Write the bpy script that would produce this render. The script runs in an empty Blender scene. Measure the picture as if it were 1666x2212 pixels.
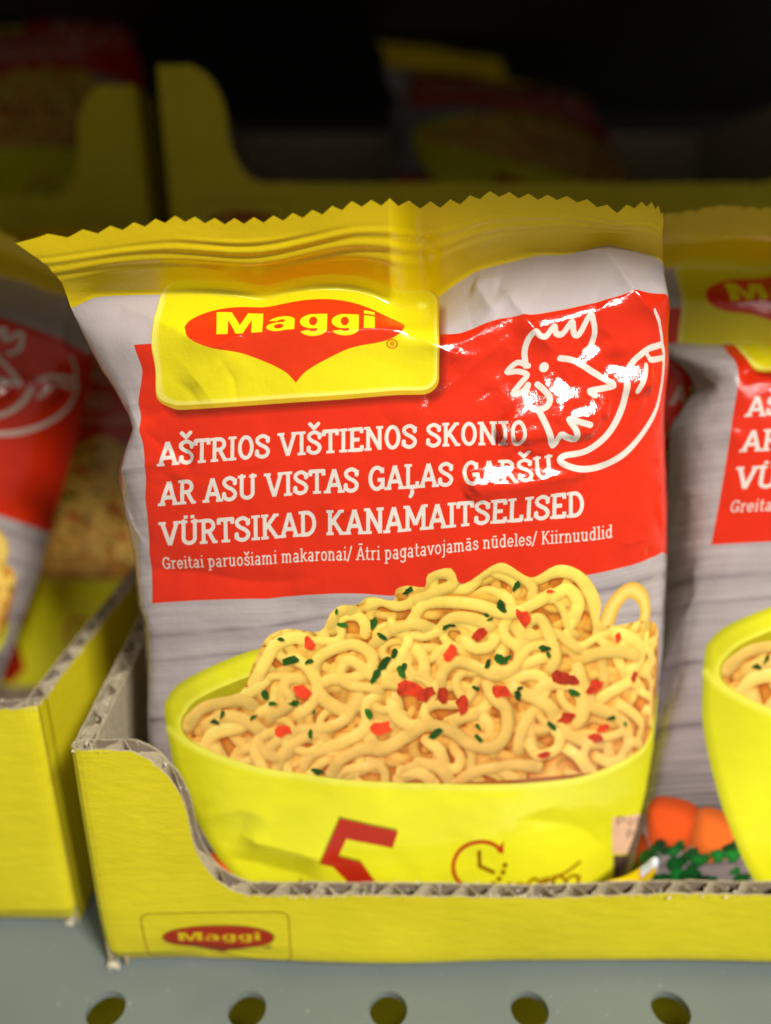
import bpy, math
import numpy as np
from mathutils import Vector, Matrix

# ------------------------------------------------------------------ camera, world, light
# everything is worked out in millimetres and scaled to metres at the end
MM = 0.001
PITCH = math.radians(19.4)          # camera looks this much downwards
CAM_H = 124.8                       # camera height above the shelf, mm
FPX, CX, CY = 2829.0 / 1.8445, 833.0, 1106.0   # focal length and centre of a 1666 x 2212 sheet
KEY_AZ, KEY_EL, KEY_DIST = math.radians(40), math.radians(44), 1300.0

sc = bpy.context.scene
sc.view_settings.view_transform = 'Standard'
sc.view_settings.look = 'None'
sc.view_settings.exposure = 0.0
sc.view_settings.gamma = 1.0
sc.view_settings.use_curve_mapping = False
sc.cycles.max_bounces = 8
sc.cycles.sample_clamp_indirect = 6.0
try:
    sc.cycles.use_denoising = True
except Exception:
    pass

cam_d = bpy.data.cameras.new('camera')
cam_d.sensor_fit = 'HORIZONTAL'
cam_d.sensor_width = 36.0
cam_d.lens = 36.0 * 2829.0 / 3072.0
cam_d.clip_start = 0.004
cam_d.clip_end = 20.0
cam_d.dof.use_dof = True
cam_d.dof.focus_distance = 0.1085
cam_d.dof.aperture_fstop = 7.5
cam = bpy.data.objects.new('camera', cam_d)
sc.collection.objects.link(cam)
cam.location = (0, 0, CAM_H * MM)
cam.rotation_euler = (math.radians(90) - PITCH, 0, 0)
sc.camera = cam

world = bpy.data.worlds.new('World')
sc.world = world
world.use_nodes = True
world.node_tree.nodes['Background'].inputs[0].default_value = (1.0, 0.88, 0.72, 1)
world.node_tree.nodes['Background'].inputs[1].default_value = 0.225


def lamp(name, loc, target, energy, sx, sy, col):
    d = bpy.data.lights.new(name, 'AREA')
    d.shape = 'RECTANGLE'
    d.size, d.size_y, d.energy, d.color = sx, sy, energy, col
    o = bpy.data.objects.new(name, d)
    sc.collection.objects.link(o)
    o.location = Vector(loc) * MM
    o.rotation_euler = (Vector(target) - Vector(loc)).to_track_quat('-Z', 'Y').to_euler()
    return o


TGT = (0, 100, 70)
kx = math.sin(KEY_AZ) * math.cos(KEY_EL)
ky = -math.cos(KEY_AZ) * math.cos(KEY_EL)
kz = math.sin(KEY_EL)
lamp('ceiling_strip_light', (TGT[0] + kx * KEY_DIST, TGT[1] + ky * KEY_DIST, TGT[2] + kz * KEY_DIST),
     TGT, 23.5, 0.24, 0.14, (1.0, 0.95, 0.87))
# the next strip of the same ceiling row, seen almost end-on
lamp('far_ceiling_strip_light', (150, -900, 1230), TGT, 3.4, 0.48, 0.030, (1.0, 0.96, 0.90))

RNG = np.random.default_rng(7)

# ------------------------------------------------------------------ small maths helpers


def catmull(pts, n=10, closed=False):
    p = np.asarray(pts, float)
    if closed:
        p = np.vstack([p[-1], p, p[0], p[1]])
    else:
        p = np.vstack([2 * p[0] - p[1], p, 2 * p[-1] - p[-2]])
    out = []
    for i in range(1, len(p) - 2):
        t = np.linspace(0, 1, n, endpoint=False)[:, None]
        a, b, c, d = p[i - 1], p[i], p[i + 1], p[i + 2]
        out.append(0.5 * ((2 * b) + (-a + c) * t + (2 * a - 5 * b + 4 * c - d) * t ** 2 + (-a + 3 * b - 3 * c + d) * t ** 3))
    if not closed:
        out.append(p[-2][None])
    return np.vstack(out)


def sstep(a, b, x):
    t = np.clip((np.asarray(x, float) - a) / (b - a), 0, 1)
    return t * t * (3 - 2 * t)


_GRIDS = {}


def vnoise(x, y, seed, octaves=1):
    """smooth value noise, about -1..1"""
    r = 0
    amp = 1.0
    for o in range(octaves):
        g = _GRIDS.get(seed + 31 * o)
        if g is None:
            g = _GRIDS[seed + 31 * o] = np.random.default_rng(seed + 31 * o).uniform(-1, 1, (64, 64))
        xi, yi = np.floor(x).astype(int), np.floor(y).astype(int)
        fx, fy = x - xi, y - yi
        fx, fy = fx * fx * (3 - 2 * fx), fy * fy * (3 - 2 * fy)
        a, b = g[yi % 64, xi % 64], g[yi % 64, (xi + 1) % 64]
        c, d = g[(yi + 1) % 64, xi % 64], g[(yi + 1) % 64, (xi + 1) % 64]
        r = r + amp * ((a * (1 - fx) + b * fx) * (1 - fy) + (c * (1 - fx) + d * fx) * fy)
        x, y, amp = x * 2.03 + 11.3, y * 2.03 + 5.7, amp * 0.5
    return r


def seg_dist(px, py, pts):
    """distance to a polyline, running length of the nearest point, signed side"""
    best = np.full(px.shape, 1e9)
    run = np.zeros(px.shape)
    side = np.zeros(px.shape)
    L = 0.0
    for (x0, y0), (x1, y1) in zip(pts[:-1], pts[1:]):
        dx, dy = x1 - x0, y1 - y0
        l2 = dx * dx + dy * dy
        if l2 < 1e-12:
            continue
        t = np.clip(((px - x0) * dx + (py - y0) * dy) / l2, 0, 1)
        ex, ey = px - (x0 + t * dx), py - (y0 + t * dy)
        d = np.sqrt(ex * ex + ey * ey)
        m = d < best
        l = math.sqrt(l2)
        best = np.where(m, d, best)
        run = np.where(m, L + t * l, run)
        side = np.where(m, np.sign(dx * ey - dy * ex), side)
        L += l
    return best, run, side, L


def line_dist(px, py, pts):
    px, py = px.astype(np.float32), py.astype(np.float32)
    best = np.full(px.shape, 1e12, np.float32)
    for (x0, y0), (x1, y1) in zip(pts[:-1], pts[1:]):
        dx, dy = np.float32(x1 - x0), np.float32(y1 - y0)
        l2 = dx * dx + dy * dy
        if l2 < 1e-10:
            continue
        ax, ay = px - np.float32(x0), py - np.float32(y0)
        t = np.clip((ax * dx + ay * dy) / l2, 0, 1)
        ax -= t * dx
        ay -= t * dy
        np.minimum(best, ax * ax + ay * ay, out=best)
    return np.sqrt(best)


# ------------------------------------------------------------------ the flat print of the pouch
# the flat film is measured in print units (1 unit is about 0.07 mm):
# s from -110 to 1290 across the film, t from 30 to 1670 down it
S0, S1, T0, T1 = -110.0, 1290.0, 20.0, 1670.0

XL_T = [(20, 20), (50, 34), (100, 100), (140, 134), (190, 154), (260, 183), (350, 222), (452, 286), (478, 296), (520, 276),
        (570, 258), (655, 270), (750, 286), (860, 296), (900, 310), (1165, 326), (1350, 330), (1670, 332)]
XR_T = [(20, 1433), (110, 1433), (200, 1438), (700, 1441), (1000, 1436), (1350, 1414), (1520, 1398), (1670, 1385)]


def lut(tab, x):
    a = np.array(tab, float)
    return np.interp(x, a[:, 0], a[:, 1])


def base_map(s, t):
    """flat film -> sheet position before the fine corrections"""
    s, t = np.asarray(s, float), np.asarray(t, float)
    xl, xr = lut(XL_T, t), lut(XR_T, t)
    x = s + 255.0
    q = np.clip((s + 110) / 210, 0, 1)
    x = np.where(s < 100, xl + (355 - xl) * q ** (210 / (355 - xl)), x)
    q = np.clip((1290 - s) / 210, 0, 1)
    x = np.where(s > 1080, xr - (xr - 1335) * q ** (210 / np.maximum(xr - 1335, 20)), x)
    y = t + 442 - 0.075 * (x - 345)
    return x, y


MARKS = [  # s, t -> x, y   (how the soft film is pulled out of true)
    (-110, 50, 34, 525), (125, 50, 380, 478), (235, 50, 490, 486), (510, 50, 765, 447), (595, 50, 850, 442), (803, 50, 1058, 424),
    (907, 50, 1162, 432), (1075, 50, 1329, 460), (1290, 50, 1433, 480),
    (-110, 190, 154, 666), (-50, 190, 206, 642), (86, 190, 341, 636), (318, 190, 573, 645), (604, 190, 859, 663), (665, 190, 920, 664),
    (772, 190, 1027, 588), (907, 190, 1162, 551), (1064, 190, 1319, 531), (1290, 190, 1433, 577),
    (62, 300, 290, 745), (62, 350, 307, 796), (62, 425, 295, 871), (62, 484, 299, 930), (62, 558, 317, 1002), (62, 632, 314, 1077),
    (62, 750, 319, 1194), (62, 860, 324, 1306),
    (686, 300, 941, 727), (741, 300, 996, 721), (824, 300, 1079, 690), (887, 300, 1142, 685), (970, 300, 1225, 668),
    (1130, 300, 1366, 633), (1230, 300, 1433, 637),
    (90, 564, 345, 1007), (874, 564, 1129, 962), (90, 649, 345, 1093), (931, 649, 1186, 1029), (90, 737, 345, 1181), (1003, 737, 1258, 1114),
    (90, 790, 345, 1234), (1063, 790, 1318, 1160), (321, 860, 576, 1297), (593, 860, 848, 1288), (1006, 860, 1261, 1241),
    (1210, 860, 1433, 1193), (214, 288, 469, 721), (555, 288, 810, 713), (104, 450, 359, 887), (694, 450, 949, 851),
    (600, 1000, None, None), (200, 1000, None, None), (1000, 1000, None, None), (600, 1250, None, None), (200, 1250, None, None),
    (1000, 1250, None, None), (600, 1500, None, None), (200, 1500, None, None), (1000, 1500, None, None), (1250, 1100, None, None),
    (1250, 1400, None, None), (0, 1100, None, None), (0, 1400, None, None), (0, 1660, None, None), (600, 1660, None, None), (1250, 1660, None, None),
    (400, 650, None, None), (600, 420, None, None), (350, 330, None, None), (-110, 700, None, None), (-110, 900, None, None), (-110, 450, None, None)]


class Warp:
    def __init__(self, marks, keep=lambda s, t: True, lam=25.0):
        c, r = [], []
        for s, t, x, y in marks:
            if not keep(s, t):
                x = None
            bx, by = base_map(s, t)
            c.append((s, t))
            r.append((0, 0) if x is None else (x - bx, y - by))
        self.c = np.array(c, float)
        K = self.kern(self.c[:, None, :] - self.c[None, :, :])
        self.w = np.linalg.solve(K + np.eye(len(c)) * 0.02, np.array(r, float))

    def kern(self, d):
        return np.exp(-np.sqrt((d ** 2).sum(-1) + 100) / 110.0)

    def __call__(self, s, t):
        s, t = np.asarray(s, float), np.asarray(t, float)
        x, y = base_map(s, t)
        f = np.stack([s.ravel(), t.ravel()], -1)
        d2 = ((f ** 2).sum(1)[:, None] + (self.c ** 2).sum(1)[None] - 2 * f @ self.c.T)
        r = (np.exp(-np.sqrt(np.maximum(d2, 0) + 100) / 110.0) @ self.w).reshape(s.shape + (2,))
        return x + r[..., 0], y + r[..., 1]

    def inv(self, x, y):
        x, y = np.asarray(x, float), np.asarray(y, float)
        s, t = x - 255.0, y - 442 + 0.075 * (x - 345)
        for _ in range(12):
            fx, fy = self(s, t)
            ex, ey = x - fx, y - fy
            s, t = s + 0.6 * ex, t + 0.6 * (ey + 0.075 * ex)
        return (float(s), float(t)) if s.ndim == 0 else (s, t)


WARP = Warp(MARKS)
WARP_PLAIN = Warp([m for m in MARKS if m[1] <= 190 or m[2] is None])


def F(x, y):
    return WARP.inv(x, y)


def FL(pts):
    p = np.asarray(pts, float)
    s, t = WARP.inv(p[:, 0], p[:, 1])
    return list(zip(s.tolist(), t.tolist()))


class Art:
    def __init__(self, w, h, k, ox, oy):
        self.k, self.ox, self.oy = k, ox, oy
        self.W, self.H = int(w * k), int(h * k)
        self.im = np.zeros((self.H, self.W, 3))
        self.a = np.zeros((self.H, self.W))

    def win(self, x0, y0, x1, y1, pad=4):
        k = self.k
        c0, c1 = max(0, int((x0 - self.ox - pad) * k)), min(self.W, int((x1 - self.ox + pad) * k) + 1)
        r0, r1 = max(0, int((y0 - self.oy - pad) * k)), min(self.H, int((y1 - self.oy + pad) * k) + 1)
        if c1 <= c0 or r1 <= r0:
            return None
        X, Y = np.meshgrid((np.arange(c0, c1) + .5) / k + self.ox, (np.arange(r0, r1) + .5) / k + self.oy)
        return slice(r0, r1), slice(c0, c1), X, Y

    def put(self, w, alpha, col):
        r, c = w[0], w[1]
        al = alpha[..., None]
        self.im[r, c] = self.im[r, c] * (1 - al) + np.asarray(col) * al
        self.a[r, c] = np.maximum(self.a[r, c], alpha)

    def sdf(self, pts, w):
        X, Y = w[2], w[3]
        P = np.asarray(pts, float)
        d = line_dist(X, Y, np.vstack([P, P[:1]]))
        ins = np.zeros(X.shape, bool)
        Q = np.roll(P, -1, 0)
        for (x0, y0), (x1, y1) in zip(P, Q):
            if y0 == y1:
                continue
            m = ((y0 > Y) != (y1 > Y)) & (X < (x1 - x0) * (Y - y0) / (y1 - y0) + x0)
            ins ^= m
        return np.where(ins, -d, d)

    def poly(self, pts, col, soft=1.0, alpha=1.0, fn=None, grow=0.0):
        P = np.asarray(pts, float)
        w = self.win(P[:, 0].min() - grow, P[:, 1].min() - grow, P[:, 0].max() + grow, P[:, 1].max() + grow, pad=4 + soft)
        if w is None:
            return
        sd = self.sdf(P, w) - grow
        al = np.clip(0.5 - sd / soft, 0, 1) * alpha
        c = np.asarray(col) if fn is None else fn(w[2], w[3], sd)
        self.put(w, al, c)

    def stroke(self, pts, width, col, soft=1.0, alpha=1.0):
        P = np.asarray(pts, float)
        w = self.win(P[:, 0].min() - width, P[:, 1].min() - width, P[:, 0].max() + width, P[:, 1].max() + width, pad=4 + soft)
        if w is None:
            return
        d = line_dist(w[2], w[3], P)
        self.put(w, np.clip(0.5 - (d - width / 2) / soft, 0, 1) * alpha, col)

    def bar(self, x0, y0, x1, y1, width, col, soft=1.0):
        """flat-ended stroke"""
        dx, dy = x1 - x0, y1 - y0
        l = math.hypot(dx, dy) or 1
        nx, ny = -dy / l * width / 2, dx / l * width / 2
        self.poly([(x0 + nx, y0 + ny), (x1 + nx, y1 + ny), (x1 - nx, y1 - ny), (x0 - nx, y0 - ny)], col, soft)

    def image(self, name, alpha=False):
        im = bpy.data.images.new(name, self.W, self.H, alpha=alpha)
        buf = np.ones((self.H, self.W, 4), np.float32)
        buf[..., :3] = np.clip(self.im[::-1], 0, 1)
        if alpha:
            buf[..., 3] = self.a[::-1]
        im.pixels.foreach_set(buf.ravel())
        im.update()
        im.pack()
        return im


# ---------- lettering: slab-serif and plain stroke alphabets, cap height 1, y up
def arc(cx, cy, rx, ry, a0, a1, n=14):
    a = np.radians(np.linspace(a0, a1, n))
    return list(zip(cx + rx * np.cos(a), cy + ry * np.sin(a)))


def glyphs():
    G = {}
    SB, ST = .05, .95
    def g(ch, w, strokes, serifs=()):
        G[ch] = (w, strokes, serifs)
    g('A', .66, [[(.08, .02), (.33, .98)], [(.33, .98), (.58, .02)], [(.17, .33), (.49, .33)]], [(.08, SB, .13), (.58, SB, .13)])
    g('V', .66, [[(.08, .98), (.33, .02)], [(.33, .02), (.58, .98)]], [(.08, ST, .13), (.58, ST, .13)])
    g('I', .34, [[(.17, 0), (.17, 1)]], [(.17, SB, .15), (.17, ST, .15)])
    g('T', .6, [[(.3, 0), (.3, .95)], [(.02, .94), (.58, .94)], [(.06, .98), (.06, .74)], [(.54, .98), (.54, .74)]], [(.3, SB, .15)])
    g('R', .64, [[(.16, 0), (.16, 1)], [(.16, .94), (.32, .94)] + arc(.32, .72, .19, .22, 90, -90) + [(.16, .5)],
                 [(.34, .5), (.54, .04)]], [(.16, SB, .14), (.08, ST, .08), (.57, SB, .08)])
    g('S', .58, [catmull([(.48, .7), (.46, .84), (.3, .94), (.13, .86), (.1, .72), (.2, .58), (.38, .46), (.49, .3), (.44, .12), (.28, .05),
                          (.12, .13), (.09, .3)], 5).tolist(), [(.49, .68), (.49, .9)], [(.08, .32), (.08, .1)]])
    g('O', .64, [arc(.32, .5, .22, .44, 0, 360, 28)])
    g('N', .72, [[(.15, 0), (.15, 1)], [(.57, 0), (.57, 1)], [(.15, .95), (.57, .05)]], [(.15, SB, .13), (.1, ST, .1), (.57, ST, .13)])
    g('E', .58, [[(.15, 0), (.15, 1)], [(.15, .94), (.52, .94)], [(.15, .5), (.42, .5)], [(.15, .06), (.53, .06)], [(.49, .98), (.49, .76)],
                 [(.5, .02), (.5, .25)]], [(.08, SB, .08), (.08, ST, .08)])
    g('K', .68, [[(.15, 0), (.15, 1)], [(.17, .42), (.52, .96)], [(.27, .56), (.56, .04)]],
      [(.15, SB, .13), (.15, ST, .13), (.54, ST, .1), (.58, SB, .1)])
    g('U', .7, [[(.15, .98), (.15, .3)] + arc(.35, .27, .2, .21, 180, 360) + [(.55, .3), (.55, .98)]], [(.15, ST, .14), (.55, ST, .14)])
    g('L', .56, [[(.15, 0), (.15, 1)], [(.15, .06), (.5, .06)], [(.48, .02), (.48, .28)]], [(.08, SB, .08), (.15, ST, .14)])
    g('G', .66, [arc(.34, .5, .24, .44, 40, 325, 24), [(.55, .05), (.55, .42)], [(.36, .43), (.62, .43)], [(.53, .7), (.53, .93)]])
    g('D', .66, [[(.15, 0), (.15, 1)], [(.15, .94), (.28, .94)] + arc(.28, .5, .27, .44, 90, -90, 18) + [(.15, .06)]],
      [(.08, SB, .08), (.08, ST, .08)])
    g('M', .86, [[(.15, 0), (.15, 1)], [(.71, 0), (.71, 1)], [(.16, .97), (.43, .22)], [(.43, .22), (.7, .97)]],
      [(.15, SB, .13), (.71, SB, .13), (.08, ST, .08), (.78, ST, .08)])
    g('P', .6, [[(.16, 0), (.16, 1)], [(.16, .94), (.32, .94)] + arc(.32, .7, .2, .24, 90, -90) + [(.16, .46)]], [])
    x = .70
    g('a', .56, [[(.4, .02), (.4, .46)] + arc(.26, .47, .15, .19, 0, 140, 8), arc(.25, .2, .15, .16, 0, 360, 18)], [(.46, SB, .07)])
    g('e', .54, [[(.1, .36), (.45, .36)] + arc(.27, .35, .18, .31, 0, 320, 22)])
    g('o', .56, [arc(.28, .35, .18, .31, 0, 360, 22)])
    g('r', .46, [[(.17, 0), (.17, x)], arc(.33, .4, .16, .25, 170, 70, 8)], [(.17, SB, .13), (.12, x - .05, .1)])
    g('i', .32, [[(.17, 0), (.17, x)], [(.17, .88), (.17, 1.0)]], [(.17, SB, .14), (.12, x - .05, .1)])
    g('t', .42, [[(.18, .9), (.18, .2)] + arc(.3, .18, .12, .13, 180, 300, 8)], [(.2, x - .05, .17)])
    g('p', .6, [[(.15, -.28), (.15, x)], arc(.3, .35, .17, .31, 0, 360, 22)], [(.15, -.24, .13), (.1, x - .05, .1)])
    g('u', .62, [[(.15, x), (.15, .22)] + arc(.28, .22, .13, .17, 180, 330, 10), [(.45, 0), (.45, x)]], [(.11, x - .05, .1), (.41, x - .05, .1), (.5, SB, .08)])
    g('n', .62, [[(.15, 0), (.15, x)], arc(.3, .45, .15, .2, 160, 0, 10) + [(.45, .02)]], [(.15, SB, .12), (.11, x - .05, .1), (.46, SB, .12)])
    g('m', .9, [[(.15, 0), (.15, x)], arc(.29, .47, .14, .18, 160, 0, 10) + [(.43, .02)], arc(.57, .47, .14, .18, 160, 0, 10) + [(.71, .02)]],
      [(.15, SB, .11), (.11, x - .05, .1), (.44, SB, .1), (.74, SB, .11)])
    g('k', .6, [[(.15, 0), (.15, 1)], [(.17, .3), (.46, .66)], [(.27, .42), (.5, .04)]], [(.15, SB, .12), (.11, ST, .1), (.46, x - .05, .1), (.52, SB, .09)])
    g('g', .58, [arc(.27, .38, .17, .28, 0, 360, 20), [(.44, x), (.44, -.1)] + arc(.27, -.1, .17, .15, 0, -150, 10)], [(.5, x - .05, .06)])
    g('v', .56, [[(.09, x), (.28, .02)], [(.28, .02), (.47, x)]], [(.09, x - .05, .11), (.47, x - .05, .11)])
    g('j', .32, [[(.19, x), (.19, -.12)] + arc(.06, -.12, .13, .14, 0, -90, 6), [(.19, .88), (.19, 1.0)]], [(.13, x - .05, .1)])
    g('s', .5, [catmull([(.41, .52), (.36, .63), (.22, .65), (.12, .54), (.2, .4), (.36, .32), (.43, .18), (.32, .06), (.18, .06), (.09, .18)], 5).tolist()])
    g('d', .6, [[(.44, 0), (.44, 1)], arc(.28, .35, .17, .31, 0, 360, 22)], [(.5, SB, .07), (.39, ST, .1)])
    g('l', .32, [[(.17, 0), (.17, 1)]], [(.17, SB, .14), (.12, ST, .1)])
    g('c', .5, [arc(.27, .35, .18, .31, 50, 310, 18)])
    g('/', .42, [[(.04, -.1), (.36, 1.05)]])
    g('5', .55, [[(.48, .94), (.14, .94)], [(.14, .96), (.11, .52)], arc(.25, .32, .22, .26, 125, -140, 16)])
    g('9', .55, [arc(.27, .66, .19, .28, 0, 360, 20), [(.46, .66), (.44, .3), (.28, .04)]])
    g(' ', .3, [])
    for ch, b in (('Š', 'S'), ('Ü', 'U'), ('Ļ', 'L'), ('Ā', 'A'), ('š', 's'), ('ā', 'a'), ('ū', 'u')):
        w, st, se = G[b]
        top = 1.0 if ch.isupper() else .72
        c = w / 2
        if ch in 'Šš':
            ex = [[(c - .15, top + .30), (c, top + .11), (c + .15, top + .30)]]
        elif ch == 'Ü':
            ex = [[(c - .12, top + .08), (c - .12, top + .22)], [(c + .12, top + .08), (c + .12, top + .22)]]
        elif ch == 'Ļ':
            ex = [[(c + .02, -.1), (c + .02, -.2), (c - .04, -.32)]]
        else:
            ex = [[(c - .15, top + .16), (c + .15, top + .16)]]
        G[ch] = (w, st + ex, se)
    return G


GLY = glyphs()


def text(art, string, x0, y0, cap, x1, col, weight=.155, serif=.1, soft=1.0, slant=0.0):
    """set a line between x0 and x1, baseline y0 (y grows downwards)"""
    tot = sum(GLY[c][0] for c in string)
    kx = (x1 - x0) / tot
    x = x0
    for c in string:
        w, st, se = GLY[c]
        m = lambda p: (x + (p[0] + slant * p[1]) * kx, y0 - p[1] * cap)
        for s_ in st:
            q = [m(p) for p in s_]
            if len(q) == 2:
                art.bar(*q[0], *q[1], weight * cap, col, soft)
            else:
                art.stroke(q, weight * cap, col, soft)
        if serif:
            for sx, sy, hw in se:
                a, b = m((sx - hw, sy)), m((sx + hw, sy))
                art.bar(*a, *b, serif * cap, col, soft)
        x += w * kx


def maggi_word(art, x0, x1, base, cap, col, soft=1.0, shear=0.0):
    """heavy extended logo lettering"""
    W = 5.05
    k = (x1 - x0) / W
    def m(p):
        return (x0 + p[0] * k, base - p[1] * cap + shear * p[0] * k)
    def P(pts):
        art.poly([m(p) for p in pts], col, soft)
    def ring(cx, cy, rx, ry, wx, wy, a0=0, a1=360):
        o = arc(cx, cy, rx, ry, a0, a1, 32)
        i = arc(cx, cy, rx - wx, ry - wy, a1, a0, 32)
        P(o + i)
    P([(0, 0), (.36, 0), (.36, .62), (.62, 0), (.86, 0), (1.12, .62), (1.12, 0), (1.48, 0), (1.48, 1), (1.0, 1), (.74, .38), (.48, 1), (0, 1)])
    # a
    ring(2.0, .2, .40, .22, .25, .10)
    P([(2.16, 0), (2.50, 0), (2.50, .48), (2.16, .48)])
    P(arc(2.08, .46, .42, .28, 0, 165, 16) + arc(2.08, .45, .13, .12, 165, 0, 12))
    # g g
    for gx in (3.1, 4.1):
        ring(gx - .02, .36, .42, .36, .29, .14)
        P([(gx + .10, .72), (gx + .42, .72), (gx + .42, -.06), (gx + .12, -.06)])
        P(arc(gx, -.04, .42, .24, 0, -165, 16) + arc(gx, -.03, .13, .09, -165, 0, 12))
    P([(4.68, 0), (5.02, 0), (5.02, .72), (4.68, .72)])
    P([(4.68, .82), (5.02, .82), (5.02, 1), (4.68, 1)])


def lozenge(art, cx, cy, rx, ry, tip, col, soft=1.0, shear=0.0):
    """flattened oval that runs out into a point below"""
    o = []
    for a in np.linspace(-math.pi, 0, 40):
        o.append((cx + rx * math.copysign(abs(math.cos(a)) ** .82, math.cos(a)), cy + ry * math.sin(a)))
    low = catmull([(cx + rx, cy), (cx + rx * .95, cy + ry * .42), (cx + rx * .78, cy + ry * .80), (cx + rx * .50, cy + ry * 1.06), (cx + rx * .24, cy + ry * 1.16 + (tip - ry) * .30),
                   (cx + rx * .09, cy + ry * 1.16 + (tip - ry) * .58), (cx, cy + tip)], 6).tolist()
    o += low[1:] + [(2 * cx - a, b) for a, b in low[::-1][1:-1]]
    art.poly([(a, b + shear * (a - cx)) for a, b in o], col, soft)


def reg_mark(art, x, y, r, col):
    art.stroke(arc(x, y, r, r, 0, 360, 24), r * .22, col, .8)
    text(art, 'R', x - r * .42, y + r * .5, r, x + r * .5, col, .17, 0)


def pouch_art():
    A = Art(S1 - S0, T1 - T0, 1.1, S0, T0)
    full = A.win(S0, T0, S1, T1, 0)
    X, Y = full[2], full[3]
    rng = np.random.default_rng(3)
    # ---- pale weathered wood
    gr = vnoise(X / 260, Y / 9 + vnoise(X / 300, Y / 120, 5) * 1.2, 1, 3) * .55 + vnoise(X / 90, Y / 30, 9, 2) * .25
    v = .69 + .06 * gr - .13 * sstep(900, 1500, Y)
    dark = sstep(950, 1500, Y)
    A.im[:] = np.stack([v, v * (.945 - .04 * dark), v * (.945 - .035 * dark)], -1)
    for y0, amp, wd in ((930, .30, 7), (1000, .26, 5), (1110, .40, 6), (1235, .34, 6), (1390, .42, 7), (1490, .35, 6), (1570, .4, 8)):
        yy = y0 + 16 * vnoise(X / 420, np.full_like(X, y0 / 50.0), 21) - 40 * (y0 < 1050) * sstep(60, 620, X)
        d = np.abs(Y - yy)
        al = amp * np.exp(-(d / wd) ** 1.3) * (.6 + .4 * vnoise(X / 60, Y / 40, 4))
        A.im *= (1 - al[..., None] * np.array([.9, 1.0, .9]))
    band = np.exp(-((Y - 1370) / 60) ** 2) * (.5 + .5 * vnoise(X / 200, Y / 6, 14, 2)) * .25
    A.im *= (1 - band[..., None])
    # ---- pale upper background
    up = 1 - sstep(330, 420, Y)
    A.im = A.im * (1 - up[..., None]) + np.array([.745, .70, .70]) * up[..., None]
    # ---- carrots and parsley left of the bowl foot
    for c, col in ((((28, 1392), (70, 1372), (140, 1388), (178, 1425), (160, 1475), (100, 1470), (58, 1430)), (.90, .33, .09)),
                   (((165, 1405), (215, 1410), (262, 1440), (262, 1480), (215, 1500), (170, 1470)), (.95, .44, .15)),
                   (((20, 1440), (70, 1450), (95, 1490), (40, 1495)), (.74, .24, .07))):
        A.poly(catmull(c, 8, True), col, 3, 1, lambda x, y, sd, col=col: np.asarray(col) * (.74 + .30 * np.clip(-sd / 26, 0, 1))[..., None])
    for i in range(52):
        px, py = rng.uniform(50, 340), rng.uniform(1462, 1545)
        if px > 240 and rng.random() < .5:
            py -= 45
        r = rng.uniform(8, 17)
        a0 = rng.uniform(0, 6)
        k1, k2 = rng.uniform(.10, .28), rng.uniform(.05, .16)
        lf = []
        for a in np.linspace(0, 6.28, 30)[:-1]:
            rr = r * (1 + k1 * math.cos(3 * a + a0) + k2 * math.cos(8 * a + 2 * a0) + rng.uniform(-.06, .06))
            lf.append((px + 1.15 * rr * math.cos(a), py + .75 * rr * math.sin(a)))
        g_ = np.array([.08, .38, .15]) * rng.uniform(.45, 1.25)
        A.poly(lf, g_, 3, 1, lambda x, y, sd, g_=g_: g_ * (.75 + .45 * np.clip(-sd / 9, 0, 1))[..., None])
    for i in range(44):
        yy = 1190 + i * 5.2
        A.bar(-20 + (i * 7 % 5) - 2, yy, -6 - (i * 3 % 4), yy + 1, 2.2, (.36, .32, .27), 1.2)
    # ---- bowl
    YB = np.array([.955, .945, .15])
    top = [(356, 1532), (362, 1508), (390, 1475), (468, 1436), (562, 1402), (700, 1380), (900, 1370), (1100, 1375), (1300, 1400), (1385, 1440), (1428, 1500)]
    body = [(1428, 1530), (1422, 1590), (1412, 1680), (1395, 1780), (1355, 1880), (1270, 1970), (1100, 2030), (880, 2045), (680, 2030), (560, 1950),
            (480, 1860), (425, 1770), (385, 1680), (366, 1600)]
    op = catmull(FL(top + body), 6, True)
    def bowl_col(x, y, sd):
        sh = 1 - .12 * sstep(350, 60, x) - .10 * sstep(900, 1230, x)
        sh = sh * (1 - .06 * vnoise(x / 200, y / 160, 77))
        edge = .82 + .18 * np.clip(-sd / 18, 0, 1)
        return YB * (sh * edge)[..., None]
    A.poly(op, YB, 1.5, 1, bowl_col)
    # lighter rim, shaded inside
    inner = [(391, 1565), (400, 1540), (430, 1510), (520, 1470), (640, 1430), (900, 1405), (1150, 1410), (1330, 1440), (1400, 1500), (1404, 1597),
             (1297, 1666), (1190, 1687), (993, 1694), (791, 1687), (637, 1669), (547, 1654), (460, 1625), (405, 1595)]
    ip = catmull(FL(inner), 6, True)
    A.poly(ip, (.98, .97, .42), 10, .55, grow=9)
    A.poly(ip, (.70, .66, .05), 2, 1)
    # ---- noodles: a mound of strands painted one over the other
    mound = [(395, 1562), (408, 1540), (443, 1515), (519, 1497), (545, 1440), (562, 1402), (580, 1375), (620, 1360), (690, 1366), (712, 1330), (735, 1310),
             (770, 1308), (800, 1290), (850, 1298), (855, 1275), (880, 1265), (918, 1268), (925, 1240), (975, 1226), (998, 1262), (1060, 1222), (1090, 1215),
             (1130, 1240), (1155, 1245), (1200, 1220), (1240, 1225), (1272, 1250), (1296, 1300), (1300, 1350), (1400, 1340), (1425, 1375), (1425, 1500), (1404, 1597),
             (1297, 1666), (1190, 1687), (993, 1694), (791, 1687), (637, 1669), (547, 1654), (460, 1625), (405, 1592)]
    mp = catmull(FL(mound), 3, True)
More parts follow.
